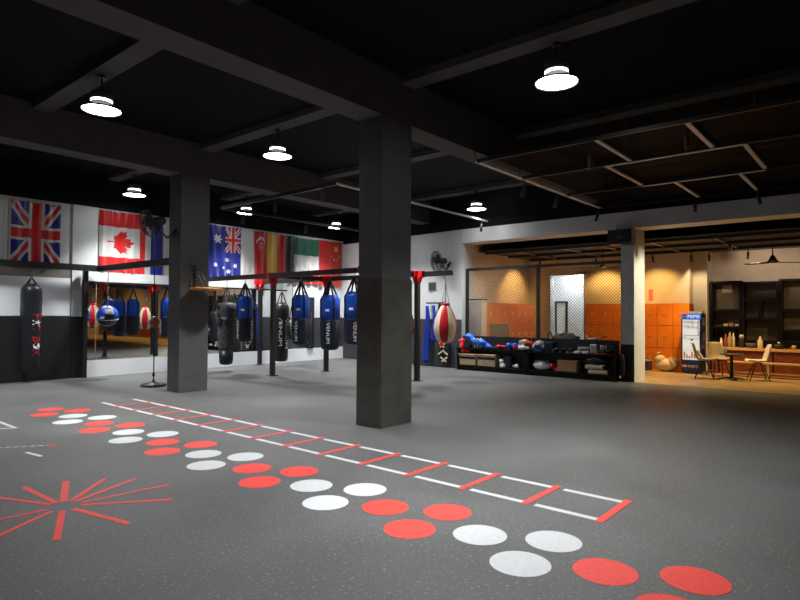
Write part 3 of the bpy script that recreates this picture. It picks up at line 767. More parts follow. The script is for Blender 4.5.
for x, ya, yb in ((7.92, 5.05, -4), (9.4, 5.05, -4), (11.3, 5.05, -4), (13.15, 5.05, -4)):
    rr_((x, ya), (x, yb), M['black'], 'cross_rail', .04, .055)
rr_((7.92, 5.06), (13.15, 5.06), M['alu'], 'pale_rail', .07, .03)
for p, q in (((7.94, 3.13), (9.38, 3.13)), ((7.94, 1.95), (9.38, 1.95)), ((9.42, 3.55), (11.28, 3.55)), ((9.42, 1.56), (11.28, 1.56)), ((11.32, 3.0), (13.13, 3.0)), ((11.32, 1.95), (13.13, 1.95))):
    rr_(p, q, M['alu'], 'pale_rail', .06, .03)
for x in (9.4, 11.3): MB().bar(Vector((x, 3.55, ZR-.034))-P0, Vector((x, 1.56, ZR-.034))-P0, .05, .014).build('pale_rail', M['alu'], tr)
for x, y in ((7.92, 5.0), (9.4, 5.0), (11.3, 5.0), (13.1, 5.0), (7.92, 1.2), (9.4, 1.2), (11.3, 2.2), (13.1, 2.2), (9.4, 3.2)):
    top = 4.14 if y == 5.0 else 4.68
    mb = MB().tube([Vector((x, y+.07 if y == 5.0 else y, ZR))-P0, Vector((x, y+.12 if y == 5.0 else y, top))-P0], .008, 6)
    mb.build('hanger', M['black'], tr)
for x, y, d in ((8.2, 3.3, (.5, .2, -.85)), (8.15, 2.0, (.5, 0, -.85)), (13.1, 3.05, (.3, .1, -1)), (12.95, 1.9, (.3, -.1, -1)), (9.55, 5.08, (.3, .5, -1)), (10.9, 5.08, (.3, .5, -1)), (13.05, 5.08, (.2, .4, -1))):
    spot_head(tr, Vector((x, y, ZR-.02))-P0, d)
struct('ceiling_mesh', MB().box(7.96, 13.4, Y0, 5.0, 4.02, 4.03), M['meshceil'], 'black expanded metal ceiling above the track lights', 'ceiling')
tr2 = thing('track_light_frame', 'black track lighting frame hung between the two columns', 'track lights', (7.6, 8.0, ZR))
P2 = Vector((7.6, 8.0, ZR))
rr_((7.6, 8.0), (13.2, 8.12), M['alu'], 'pale_rail', .06, .035, tr2, P2)
rr_((7.6, 8.0), (7.7, 12.0), M['black'], 'cross_rail', .045, .07, tr2, P2)
rr_((7.7, 12.0), (13.2, 12.0), M['black'], 'cross_rail', .045, .06, tr2, P2)
for x, y in ((7.65, 10.3), (10.9, 8.06), (9.25, 12.0), (12.65, 8.12+.0), (12.65, 12.0)):
    if (x, y) == (12.65, 8.12): x = 12.6; y = 8.1
    top = 4.14 if 10.2 <= y <= 10.63 else (4.78 if x == 10.9 else 4.67)
    if abs(x-12.6) < .1 and y < 9: continue
    MB().tube([Vector((x, y, ZR))-P2, Vector((x, y, top))-P2], .01, 6).build('hanger', M['black'], tr2)
for x, y, d in ((7.64, 9.9, (0, .0, -1)), (7.62, 8.4, (0, 0, -1)), (8.3, 12.0, (0, .2, -1)), (10.3, 12.0, (0, .2, -1)), (12.9, 8.1, (.1, .2, -1))):
    spot_head(tr2, Vector((x, y, ZR-.02))-P2, d, .16)
# cafe track
tr3 = thing('track_light_frame', 'black track lights below the dark cafe ceiling', 'track lights', (15, 4, 3.26))
P3 = Vector((15, 4, 3.26)); ZR = 3.26
for x in (14.4, 15.7, 17.1): rr_((x, 8.9), (x, -5), M['black'], 'cross_rail', .04, .07, tr3, P3)
for y in (8.0, 6.6, 5.6, 4.4, 3.0, 1.4, 0.): rr_((14.4, y), (17.1, y), M['steel'], 'pale_rail', .04, .03, tr3, P3)
for x in (14.4, 17.1):
    for y in (8.5, 5.0, 2.2): MB().tube([Vector((x, y, 3.28))-P3, Vector((x, y, 3.3))-P3], .012, 6).build('hanger', M['black'], tr3)
for x, y, d in ((14.5, 6.9, (.4, .3, -1)), (16.2, 8.1, (.2, .5, -1)), (16.8, 6.6, (.6, 0, -1)), (16.8, 5.0, (.6, .0, -1)), (17.1, 3.65, (.5, .1, -1)), (17.1, 2.75, (.4, .1, -1)), (14.6, 2.7, (.0, 0, -1)), (17.1, 4.1, (.5, 0, -1))):
    spot_head(tr3, Vector((x, y, ZR-.03))-P3, d, .14, .03)

# ---------------------------------------------------------------- speaker on the right column
t = thing('wall_speaker', 'black box speaker mounted high on the slim white column', 'speaker', (13.2, 4.6, 3.09))
MB().box(-.16, .16, -.26, .26, 0, .33, .012).build('cabinet', M['black'], t)
MB().box(-.172, -.16, -.235, .235, .03, .3).build('grille', M['plastic'], t)
MB().box(-.14, .14, -.268, -.26, .02, .31).build('side_plate', M['grey'], t)
MB().box(-.176, -.17, -.03, .03, .14, .16).build('badge', M['steel'], t)
MB().box(.16, .22, -.05, .05, .1, .25).tube([(.0, .1, .33), (.0, .1, .42), (.12, .1, .5), (.22, .1, .5)], .01, 6).build('mounting', M['black'], t)

# ---------------------------------------------------------------- wire fence
t = thing('wire_fence', 'black framed chain link fence above the gear shelves', 'fence', (13.6, 6.8, 0))
F0, F1 = 4.69-6.8, 9.04-6.8
MB().box(-.03, .03, F0, F1, 2.71, 2.78).box(-.03, .03, F0, F1, 0.0, .05).box(-.03, .03, F0, F0+.06, .05, 2.71).box(-.03, .03, F1-.08, F1, .05, 2.71).build('frame', M['black'], t)
MB().box(-.035, .035, .0, .08, .05, 2.71).build('middle_post', M['black'], t)
for ya, yb in ((F0+.06, .0), (.08, F1-.08)):
    mb = MB(); za, zb2 = .8, 2.71; s = .076; W = yb-ya; H = zb2-za
    k = -H
    while k < W:
        a0, a1 = max(0, k), min(W, k+H)
        if a1 > a0:
            mb.tube([(0, ya+a0, za+a0-k), (0, ya+a1, za+a1-k)], .0042, 4)
            mb.tube([(0.004, ya+W-a0, za+a0-k), (.004, ya+W-a1, za+a1-k)], .0042, 4)
        k += s
    mb.build('wire_mesh', M['lampdark'], t)

# ---------------------------------------------------------------- gear shelves
def gear_shelf(y0, y1, label):
    t = thing('gear_shelf', label, 'shelf', (13.12, (y0+y1)/2, 0)); h = (y1-y0)/2
    MB().box(0, .28, -h, h, .1, .14).build('bottom_board', M['shelfblack'], t)
    MB().box(0, .28, -h, h, .56, .6).build('top_board', M['shelfblack'], t)
    MB().box(.26, .28, -h, h, .14, .92).build('back_panel', M['dado'], t)
    for s in (-h, h-.05): MB().box(0, .27, s, s+.05, 0, .62).build('side_panel', M['shelfblack'], t)
    MB().box(.04, .06, -h, h, 0, .1).build('plinth', M['shelfblack'], t)
    return t
gear_shelf(6.94, 9.02, 'black gear shelf on the left below the wire fence, with two cardboard boxes')
gear_shelf(4.72, 6.92, 'black gear shelf on the right below the wire fence, beside the slim white column')
# boxing gloves
def glove(loc, m, label, rz=0., tilt=0., s=1., cuff=None, group='boxing gloves on the gear shelf'):
    t = thing('boxing_glove', label, 'boxing glove', loc, rz, group)
    t.scale = (s, s, s)
    T = Matrix.Rotation(tilt, 4, 'Y') @ Matrix.Identity(4)
    lift = Matrix.Translation((0, 0, .075)) @ T
    MB().ell((0, 0, 0), (1, 1, 1), 18, 12, lift @ Matrix.Translation((.06, 0, 0)) @ Matrix.Diagonal((.1, .075, .075, 1))).build('fist', m, t)
    MB().ell((0, 0, 0), (1, 1, 1), 14, 9, lift @ Matrix.Translation((.04, .07, .02)) @ Matrix.Rotation(.5, 4, 'Z') @ Matrix.Diagonal((.065, .03, .03, 1))).build('thumb', m, t)
    MB().lathe([(.05, -.19), (.058, -.185), (.052, -.1), (.06, -.02)], 16, True, lift @ Matrix.Rotation(PI/2, 4, 'Y')).build('cuff', cuff or m, t)
    return t
ZT, ZL = .602, .142
bg = M['blueglove']
glove((13.2, 8.9, ZT+.06), M['redleather'], 'red boxing glove standing at the left end of the shelf', .3, -1.0, .92)
glove((13.2, 8.6, ZT+.15), bg, 'large blue boxing glove propped high beside the red glove', 1.3, -.5, 1.35)
glove((13.2, 8.18, ZT), bg, 'large blue boxing glove lying right of the striped shin guard', 2.0, -.5, 1.35)
glove((13.22, 7.72, ZT), M['redleather'], 'small dark red boxing glove near the middle of the left shelf', 1.8, 0, .8)
glove((13.22, 7.42, ZT), bg, 'left one of the small blue boxing glove pair', 3.0, -.4, 1.05)
glove((13.22, 7.27, ZT), bg, 'right one of the small blue boxing glove pair', 3.3, -.4, 1.05)
glove((13.16, 7.18, ZT), M['redleather'], 'flat red boxing glove at the front below the yellow red glove', 1.7, 0, .95, M['white2'])
glove((13.17, 7.03, ZT), M['white2'], 'pale boxing glove right of the flat red glove', 1.6, 0, .8, M['grey'])
# shin guards and pads
def pad(loc, dims, m, label, rz=0., rx=0., stripe=None, name='focus_mitt', cat='pad'):
    t = thing(name, label, cat, loc, rz)
    lx, ly, lz = dims; mx = Matrix.Rotation(rx, 4, 'Y')
    MB().box(-lx/2, lx/2, -ly/2, ly/2, 0, lz, min(dims)*.3, mx).build('pad', m, t)
    if stripe:
        mb = MB()
        for k in (-.3, 0., .3): mb.box(-lx/2-.006, lx/2+.004, k*ly-.018, k*ly+.018, lz*.1, lz+.006, .004, mx)
        mb.build('stripe', stripe, t)
    MB().tube([(mx @ Vector((lx*.3, -ly*.3, lz))), (mx @ Vector((lx*.3, 0, lz+.05))), (mx @ Vector((lx*.3, ly*.3, lz)))], .012, 6).build('strap', M['strap'], t)
    return t
pad((13.22, 8.38, ZT), (.1, .3, .26), M['blk'], 'black shin guard with white stripes between the large blue gloves', 0, -.3, M['white2'], 'shin_guard', 'shin guard')
pad((13.21, 7.9, ZT), (.2, .4, .06), M['blk'], 'flat black pad lying in the middle of the left shelf')
pad((13.2, 8.72, ZT), (.14, .2, .06), M['blk'], 'black pad lying below the propped blue glove')
pad((13.3, 7.12, ZT+.0), (.1, .16, .24), M['blk'], 'black and white pad standing at the back of the left shelf', 0, -.2, M['white2'])
glove((13.28, 6.99, ZT+.12), M['gold'], 'yellow and red boxing glove on top of the shelf back', 1.6, -.2, 1.0, M['redleather'])
# head guard, black bag with handle
t = thing('head_guard', 'grey and blue head guard where the two shelves meet', 'head guard', (13.22, 6.62, ZT))
MB().lathe([(.09, 0), (.13, .05), (.145, .13), (.13, .2), (.08, .25), (.01, .27)], 22).build('shell', M['grey'], t)
MB().lathe([(.138, .03), (.152, .06), (.152, .1), (.138, .12)], 22).build('band', M['blue'], t)
for s in (-1, 1): MB().ell((-.05, s*.13, .12), (.05, .035, .055), 12, 8).build('ear_pad', M['white2'], t)
MB().box(-.16, -.12, -.06, .06, .07, .16, .01).build('face_opening', M['blk'], t)
t = thing('gear_bag', 'small black bag with raised loop handle on the right shelf', 'bag', (13.26, 6.36, ZT))
MB().box(-.1, .1, -.13, .13, 0, .24, .03).build('body', M['navy'], t)
MB().tube([(0, -.08+.16*k/8, .23+.26*math.sin(PI*k/8)) for k in range(9)], .012, 6).build('handle', M['strap'], t)
# shoes
def shoe(loc, m, sole, label, rz):
    t = thing('sports_shoe', label, 'shoe', loc, rz, 'shoes on the gear shelf')
    MB().ell((0, 0, 0), (1, 1, 1), 16, 10, Matrix.Translation((0, 0, .012)) @ Matrix.Diagonal((.135, .046, .025, 1))).build('sole', sole, t)
    MB().ell((0, 0, .05), (.125, .043, .045), 16, 10, None, lambda c: Vector((c.x, c.y*(1-.15*c.x), c.z*(1.25 if c.x < 0 else .8)+(.4 if c.x < -.4 and c.z > 0 else 0)))).build('upper', m, t)
    MB().tube([(.03, -.02, .085), (.03, .02, .088), (.0, -.02, .095), (.0, .02, .098)], .005, 5).build('lace', M['grey'], t)
shoe((13.19, 6.15, ZT), M['blk'], M['blk'], 'black shoe right of the loop handled bag', 2.6)
shoe((13.19, 5.98, ZT), M['blk'], M['blk'], 'second black shoe from the loop handled bag', 2.7)
shoe((13.19, 5.8, ZT), M['blk'], M['grey'], 'black shoe with grey sole left of the white mitts', 2.6)
pad((13.18, 5.62, ZT), (.16, .15, .05), M['white2'], 'flat white mitt at the front, left one of two')
pad((13.18, 5.42, ZT), (.16, .15, .05), M['white2'], 'flat white mitt at the front, right one of two')
pad((13.28, 5.52, ZT+.0), (.1, .26, .16), M['grey'], 'grey mitt standing behind the two white mitts', .2, -.4)
pad((13.28, 5.24, ZT), (.1, .2, .22), M['grey'], 'grey mitt with pale stripes standing left of the red soled shoes', -.2, -.3, M['white2'])
pad((13.3, 5.05, ZT), (.08, .18, .2), M['blk'], 'black mitt with pale stripes behind the red soled shoes', .3, -.3, M['white2'])
pad((13.28, 4.86, ZT), (.1, .2, .22), M['blk'], 'black mitt standing at the column end of the right shelf', 0, -.2)
shoe((13.17, 5.06, ZT), M['blk'], M['redleather'], 'black shoe with red sole, left one of the pair', 1.9)
shoe((13.17, 4.92, ZT), M['blk'], M['redleather'], 'black shoe with red sole, right one of the pair', 2.0)
t = thing('jump_rope', 'white and red skipping rope handles on the shelf back edge', 'skipping rope', (13.39, 5.3, .922))
MB().tube([(0, .16, .02), (0, .0, .03), (0, -.14, .06)], .016, 8).build('handle', M['white2'], t); MB().tube([(0, -.14, .06), (0, -.28, .08)], .016, 8).build('grip', M['redleather'], t)
MB().tube([(-.0, .16, .02), (.02, .2, .05), (.0, .2, .1), (.0, .14, .09)], .012, 6).build('cord', M['white2'], t)
# lower level
def open_box(loc, dims, label):
    lx, ly, lz = dims; t = thing('cardboard_box', label, 'box', loc)
    mb = MB(); w = .012
    mb.box(-lx/2, lx/2, -ly/2, ly/2, 0, w)
    mb.box(-lx/2, -lx/2+w, -ly/2, ly/2, 0, lz*.55); mb.box(lx/2-w, lx/2, -ly/2, ly/2, 0, lz)
    mb.box(-lx/2, lx/2, -ly/2, -ly/2+w, 0, lz); mb.box(-lx/2, lx/2, ly/2-w, ly/2, 0, lz)
    mb.box(-lx/2, -lx/2+w, -ly/2, ly/2, lz*.74, lz); mb.build('carton', M['card'], t)
    MB().box(-lx/2-.02, -lx/2, -ly/2, ly/2, lz*.0, lz*.22, 0, Matrix.Translation((0, 0, lz*.98)) @ Matrix.Rotation(-.5, 4, 'Y')).build('flap', M['card'], t)
    MB().ell((0, 0, lz*.52), (lx*.42, ly*.4, lz*.2), 14, 8).build('packed_cloth', M['clothblue'], t)
open_box((13.25, 8.68, ZL), (.23, .52, .3), 'open cardboard box of blue cloth at the left end of the lower shelf')
open_box((13.25, 8.1, ZL), (.23, .56, .31), 'second open cardboard box of blue cloth beside the shoes on the lower shelf')
glove((13.2, 8.8, .452), M['redleather'], 'red boxing glove lying on the leftmost cardboard box', 1.6, 0, .9)
pad((13.24, 7.68, ZL), (.14, .12, .22), M['white2'], 'white pad standing right of the cardboard boxes', .3, -.2)
pad((13.24, 7.48, ZL), (.14, .2, .3), M['blk'], 'black pad standing in the lower shelf behind white shoes')
shoe((13.2, 7.58, ZL), M['white2'], M['grey'], 'white and grey shoe on the lower shelf beside the black pad', 2.3)
shoe((13.2, 7.28, ZL), M['white2'], M['blk'], 'white shoe leaning near the shelf middle, on the lower level', 1.2)
t = thing('gear_bag', 'crumpled silver white bag on the lower level of the right shelf', 'bag', (13.24, 6.55, ZL))
rr = random.Random(3)
mb = MB().ell((0, 0, .12), (.13, .24, .12), 20, 12)
for v in mb.bm.verts: v.co += Vector((rr.uniform(-.012, .012), rr.uniform(-.015, .015), rr.uniform(-.012, .012)))
mb.build('body', M['white2'], t); MB().tube([(-.1, -.2+.4*k/8, .2+.05*math.sin(PI*k/8)) for k in range(9)], .014, 6).build('handle', M['blk'], t)
glove((13.22, 6.22, ZL), M['redleather'], 'red boxing glove squeezed left of the wicker basket', 1.5, -.6, 1.0)
t = thing('wicker_basket', 'tan wicker basket on the lower level of the right shelf', 'basket', (13.25, 5.87, ZL))
MB().box(-.12, .12, -.25, .25, 0, .26, .025).build('body', M['wicker'], t); MB().box(-.125, .125, -.255, .255, .25, .28, .01).build('rim', M['wicker'], t)
t = thing('thai_pad', 'upper cream pad of the stack of two on the lower shelf', 'pad', (13.25, 5.2, ZL+.115), 0)
MB().box(-.12, .12, -.24, .24, 0, .1, .03).build('pad', M['creampad'], t); MB().box(-.122, .122, -.24, -.17, .01, .09, .02).build('end_strap', M['blk'], t)
t = thing('thai_pad', 'lower cream pad of the stack of two on the lower shelf', 'pad', (13.25, 5.13, ZL), 0)
MB().box(-.12, .12, -.24, .24, 0, .1, .03).build('pad', M['creampad'], t); MB().box(-.122, .122, -.24, -.18, .01, .09, .02).build('end_strap', M['gold'], t)
t = thing('gear_bag', 'flat black bag lying on the stacked cream pads', 'bag', (13.25, 5.2, ZL+.222), 0)
MB().ell((0, 0, .07), (.12, .36, .07), 20, 10).build('body', M['blk'], t); MB().tube([(-.1, -.2, .1), (-.12, 0, .14), (-.1, .2, .1)], .012, 6).build('handle', M['grey'], t)
t = thing('gear_bag', 'limp black bag hanging on the column end of the right shelf', 'bag', (13.3, 4.63, .08), 0)
MB().ell((0, 0, .28), (.1, .075, .28), 16, 12).build('body', M['blk'], t); MB().tube([(0, -.04, .5), (0, .0, .68), (0, .03, .7), (0, .04, .5)], .01, 6).build('handle', M['strap'], t)

# ---------------------------------------------------------------- cafe: lockers
LW, LH, LD = .41, .61, .44
def make_locker(label):
    t = thing('locker', label, 'locker', (0, 0, 0), 0, 'orange lockers')
    MB().box(0, LD, -LW/2, LW/2, 0, 3*LH).build('body', M['orangeseam'], t)
    for k in range(3):
        z = k*LH
        d_ = MB().box(-.018, 0, -LW/2+.005, LW/2-.005, z+.006, z+LH-.006, .003).build('door', M['orange'], t)
        mb = MB()
        mb.lathe([(.025, -.03), (.025, -.02)], 12, True, Matrix.Translation((0, -.0, z+LH*.52)) @ Matrix.Rotation(PI/2, 4, 'Y'))
        mb.box(-.03, -.018, -.055, -.03, z+LH*.5, z+LH*.54); mb.box(-.03, -.018, .03, .055, z+LH*.5, z+LH*.54)
        mb.box(-.022, -.018, -.012, .012, z+LH*.42, z+LH*.62)
        mb.build('latch', M['latch'], d_)
    return t
od = ('first', 'second', 'third', 'fourth', 'fifth', 'sixth', 'seventh', 'eighth')
lk = None
for k in range(7):
    lab = 'orange three door locker on the back wall, %s counted from the drinks fridge' % od[k]
    y = 4.3+LW*k
    if lk is None: lk = make_locker(lab); lk.location = (16.9, y, 0)
    else: dup(lk, (16.9, y, 0), 0, lab)
for k in range(7):
    dup(lk, (14.15+LW*k, 8.6, 0), PI/2, 'orange three door locker on the side wall behind the fence, %s from the left' % od[k])
# beige board and cane chair at the left behind the fence
t = thing('wall_cupboard', 'beige cupboard beside the lockers behind the fence, dark edged', 'cupboard', (13.82, 8.78, 0))
MB().box(-.17, .1, -.22, .24, 0, 1.9, .01).build('body', M['cream'], t); MB().box(-.18, .11, -.23, .25, 1.9, 1.93).build('top', M['black'], t); MB().box(-.185, -.17, -.2, .22, .05, 1.85).build('door', M['brownwall'], t)
t = thing('cane_chair', 'brown cane armchair behind the fence at its left end', 'chair', (13.98, 8.26, 0), .3)
MB().box(-.25, .25, -.25, .25, .38, .45, .02).build('seat', M['wicker2'], t)
MB().box(.2, .26, -.27, .27, .45, 1.25, .02).build('backrest', M['wicker2'], t)
for sx in (-.22, .22):
    for sy in (-.22, .22): MB().tube([(sx, sy, 0), (sx, sy, .4)], .02, 8).build('leg', M['wicker2'], t)
for sy in (-.26, .26): MB().tube([(.22, sy, .72), (-.2, sy, .66), (-.22, sy, .42)], .02, 8).build('arm', M['wicker2'], t)
# dark heap behind the shelf
t = thing('clothes_heap', 'brown heap of clothes on the shelf back in front of the corridor doorway', 'clothes', (13.47, 6.05, .0), 0)
mb = MB().ell((0, 0, .93), (.06, .36, .14), 24, 12)
for v in mb.bm.verts: v.co.z += .02*math.sin(v.co.y*30); v.co.x += .01*math.sin(v.co.y*22+v.co.z*30)
mb.build('cloth', M['shelfback'], t); MB().box(-.05, .05, -.3, .3, 0, .82).build('crate', M['black'], t)
MB().ell((-.03, .1, 1.06), (.04, .09, .04), 12, 8).build('white_cloth', M['white2'], t)
# pink notice
t = MB().box(-.01, 0, -.06, .06, 0, .32).build('paper_notice', M['pinkpaper'], None, (XB, 5.22, 1.93)); tag(t, 'pink paper notice on the yellow lit wall beside the column', 'notice')
# floor clutter by the lockers
t = thing('plastic_sack', 'pale crumpled sack slumped against the lockers left of the fridge', 'sack', (16.6, 4.62, 0))
mb = MB()
for c, r in (((0, 0, .16), (.2, .28, .17)), ((-.02, .14, .3), (.14, .14, .12)), ((-.03, -.2, .24), (.13, .14, .16))): mb.ell(c, r, 20, 12)
rr = random.Random(9)
for v in mb.bm.verts: v.co += Vector((rr.uniform(-.02, .02), rr.uniform(-.02, .02), rr.uniform(-.0, .03)))
mb.build('body', M['bagwhite'], t); MB().tube([(-.05, .16, .4), (-.06, .2, .48), (-.05, .12, .5)], .03, 6).build('knot', M['bagwhite'], t)
t = thing('storage_box', 'small dark grey box on the floor between column and pale sack', 'box', (16.62, 5.22, 0))
MB().box(-.15, .15, -.2, .2, 0, .24, .01).build('body', M['dadog'], t); MB().box(-.16, .16, -.21, .21, .24, .28, .01).build('lid', M['grey'], t)
# fridge
t = thing('drinks_fridge', 'tall blue drinks fridge with lit white glass door', 'fridge', (16.38, 3.93, 0))
W = .235
MB().box(0, .5, -W, W, .03, 1.56, .01).build('cabinet', M['fridgeblue'], t)
MB().box(-.02, 0, -W+.03, W-.03, .36, 1.4).build('glass_door', M['fridgewhite'], t)
MB().box(-.03, 0, -W, W, 1.41, 1.56, .004).build('header', M['headerblue'], t)
mb = MB()
for s in (-W, W-.03): mb.box(-.03, 0, s, s+.03, .34, 1.41)
mb.box(-.03, 0, -W, W, .33, .36); mb.build('door_frame', M['fridgeblue'], t)
MB().box(-.03, 0, -W, W, .05, .33, .006).build('kick_panel', M['fridgeblue'], t)
yz = lambda x, y0, z0: (lambda v: Vector((x, y0-v.x, z0+v.y)))
text_obj('lettering', 'PEPSI', .27, .075, yz(-.033, -.06, 1.48), M['headerwhite'], t)
text_obj('lettering', 'PEPSI', .25, .07, yz(-.033, -.06, .19), M['white2'], t)
for z, s in ((1.485, .055), (.2, .065)):
    for nm, a0, a1, m in (('emblem', .15, PI-.15, M['red']), ('emblem', PI+.3, 2*PI-.3, M['blueglove'])):
        mb = MB(); P = [(-.034, .155-s*math.cos(a0+(a1-a0)*k/14), z+s*math.sin(a0+(a1-a0)*k/14)) for k in range(15)]; mb.poly(P); mb.build(nm, m, t)
    MB().poly([(-.033, .155-s*math.cos(k*PI/12), z+s*math.sin(k*PI/12)) for k in range(24)]).build('emblem', M['letter'], t)
mb = MB(); rr = random.Random(5)
for zc in (1.33, 1.22, 1.0, .92, .62):
    mb.box(-.024, -.02, -W+.05, W-.05, zc-.012, zc-.004)
for k in range(26):
    zz = rr.choice((1.34, 1.23, 1.3, 1.18, .98, .93)); yy = rr.uniform(-.16, .15); mb.box(-.025, -.021, yy, yy+rr.uniform(.02, .06), zz, zz+.012)
mb.build('price_card', M['grey'], t)
mb = MB()
for k in range(7): mb.box(-.026, -.02, -.185, -.155, 1.0+.055*k, 1.03+.055*k)
mb.build('red_tag', M['red'], t)
mb = MB()
for k in range(6): y_ = -.16+.06*k; mb.box(-.027, -.02, y_, y_+.04, .4, .46+.05*(k % 3))
mb.build('bottle_row', M['gold'], t)
MB().box(-.028, -.02, -.05, .01, .86, .9).build('blue_card', M['blueglove'], t)
mb = MB(); mb.box(.14, .3, -W-.004, -W, 1.25, 1.45); mb.box(.2, .35, -W-.004, -W, .85, 1.05); mb.build('side_print', M['grey'], t)
MB().box(-.05, -.03, -W+.005, -W+.03, .7, 1.1).build('handle', M['black'], t)
t = thing('cardboard_box', 'flat pale box lying on top of the drinks fridge', 'box', (16.7, 3.88, 1.562)); MB().box(-.15, .15, -.16, .16, 0, .05).build('carton', M['paper'], t)

# ---------------------------------------------------------------- cafe: black display shelves
def display(y0, y1, top, hs, divs, label):
    t = thing('display_shelf', label, 'shelf unit', (17.95, (y0+y1)/2, 0)); a, b = y0-(y0+y1)/2, y1-(y0+y1)/2
    MB().box(.0, .32, a, a+.06, 0, top).build('side_panel', M['shelfblack'], t); MB().box(.0, .32, b-.06, b, 0, top).build('side_panel', M['shelfblack'], t)
    MB().box(0, .32, a+.06, b-.06, top-.06, top).build('top_board', M['shelfblack'], t)
    MB().box(.3, .33, a+.06, b-.06, 0, top-.06).build('back_panel', M['shelfback'], t)
    for z in hs: MB().box(0, .3, a+.06, b-.06, z-.03, z+.03).build('shelf_board', M['shelfblack'], t)
    for z0, z1 in divs: MB().box(0, .3, -.04, .04, z0, z1).build('divider', M['shelfblack'], t)
    MB().box(.02, .3, a+.06, b-.06, 0, .85).build('base_cabinet', M['shelfblack'], t)
    return t
display(3.06, 3.82, 2.46, (1.66, 1.18), (), 'black display shelf bay beside the drinks fridge with a pinned paper')
display(2.2, 3.05, 2.42, (1.93, 1.43), ((1.46, 1.9),), 'middle black display shelf bay with small divided compartments')
display(1.2, 2.19, 2.47, (1.66, 1.13), (), 'black display shelf bay at the right edge of the picture')
for k in range(4):
    display(1.19-1.0*(k+1), 1.18-1.0*k, 2.46, (1.93, 1.43) if k % 2 else (1.66, 1.13), (), 'black display shelf bay %s beyond the right edge of the picture' % od[k])
t = MB().box(-.006, 0, -.12, .12, 0, .2).build('pinned_paper', M['paper'], None, (18.25, 3.45, 2.15)); tag(t, 'pale paper pinned inside the display shelf beside the fridge', 'paper')
# counter
t = thing('bar_counter', 'long low bar counter with pale wood top and red brown front', 'counter', (16.95, 0, 0))
MB().box(.03, .5, -12.5, 3.58, .0, .62).build('front', M['counterwood'], t)
MB().box(-.02, .56, -12.52, 3.6, .62, .68, .006).build('top', M['topwood'], t)
for k in range(13): MB().box(.02, .03, 3.4-1.2*k, 3.43-1.2*k, .02, .6).build('panel_joint', M['shelfblack'], t)
# bottles and things on the counter
def bottle(loc, h, r, m, label, capm=None):
    t = thing('bottle', label, 'bottle', loc)
    MB().lathe([(r*.9, 0), (r, .01), (r, h*.6), (r*.45, h*.76), (r*.4, h*.92)], 16).build('body', m, t)
    MB().lathe([(r*.45, h*.92), (r*.45, h)], 12).build('cap', capm or M['black'], t)
bottle((17.15, 2.63-.12, .682), .33, .06, M['creampad'], 'pale tall bottle on the counter left of the dark bowl bay edge')
t = thing('bowl', 'dark round bowl on the counter left of the pale tall bottle', 'bowl', (17.2, 2.72, .682)); MB().lathe([(.05, 0), (.1, .05), (.13, .12), (.12, .12), (.08, .05)], 20).build('bowl_body', M['shelfback'], t)
bottle((17.2, 3.4, .682), .26, .035, M['white2'], 'slim white bottle on the left end of the counter')
bottle((17.25, 3.3, .682), .36, .05, M['counterwood'], 'dark red bottle behind the white bottle at the counter end')
bottle((17.22, 3.2, .682), .42, .055, M['chairshell'], 'tall beige dispenser bottle on the counter beside the dark red bottle')
bottle((17.28, 3.13, .682), .4, .04, M['chairwhite'], 'cream bottle behind the tall beige dispenser bottle')
t = thing('coffee_grinder', 'dark coffee grinder with pale cap on the counter behind the table', 'grinder', (17.2, 2.93, .682))
MB().box(-.07, .07, -.06, .06, 0, .2, .01).build('body', M['plastic'], t); MB().lathe([(.04, .2), (.06, .28), (.06, .3)], 14).build('hopper', M['chairshell'], t); MB().lathe([(.05, .3), (.045, .33)], 14).build('lid', M['white2'], t)
t = thing('cup', 'pale cup on the counter near the right picture edge', 'cup', (17.15, 1.8, .682)); MB().lathe([(.035, 0), (.045, .1), (.04, .1), (.03, .02)], 14).build('cup_body', M['gold'], t); MB().tube([(0, .04, .03), (0, .07, .05), (0, .04, .08)], .006, 6).build('handle', M['gold'], t)
t = thing('coffee_pot', 'low black pot with pale lid knob on the counter', 'pot', (17.2, 2.12, .682)); MB().lathe([(.09, 0), (.12, .03), (.11, .11), (.05, .13)], 18).build('pot_body', M['plastic'], t); MB().ell((0, 0, .15), (.03, .03, .03), 10, 8).build('knob', M['white2'], t)
t = thing('snack_pack', 'pale packs lying on the shelf board beside the fridge', 'packs', (18.1, 3.3, 1.212)); 
for k in range(3): MB().box(-.06, .06, -.18+.14*k, -.07+.14*k, 0, .07+.02*(k % 2), .01).build('pack', M['creampad'] if k != 1 else M['grey'], t)
# bench
t = thing('bench', 'long pale wooden bench standing before the bar counter', 'bench', (16.55, 1.3, 0))
MB().box(-.15, .15, -1.6, 1.8, .33, .37, .005).build('seat', M['benchwood'], t)
for y in (-1.5, -.3, .95, 1.72):
    for x in (-.12, .12): MB().box(x-.025, x+.025, y-.025, y+.025, 0, .33).build('leg', M['benchwood'], t)
for x in (-.12, .12): MB().box(x-.012, x+.012, -1.5, 1.72, .1, .13).build('stretcher', M['benchwood'], t)
# table
t = thing('cafe_table', 'small round dark pedestal table between the shell chairs', 'table', (15.55, 2.86, 0))
MB().lathe([(.24, .58), (.25, .585), (.25, .605), (.24, .61)], 32).build('table_top', M['dadog'], t)
MB().lathe([(.035, .02), (.035, .56), (.1, .58)], 14).build('pedestal', M['black'], t)
for k in range(4):
    a = k*PI/2+.5; MB().bar((0, 0, .05), (.28*math.cos(a), .28*math.sin(a), .015), .05, .03).build('foot', M['black'], t)
bottle((15.5, 2.98, .612), .2, .035, M['glassbottle'], 'clear blue white bottle standing on the round table', M['blueglove'])
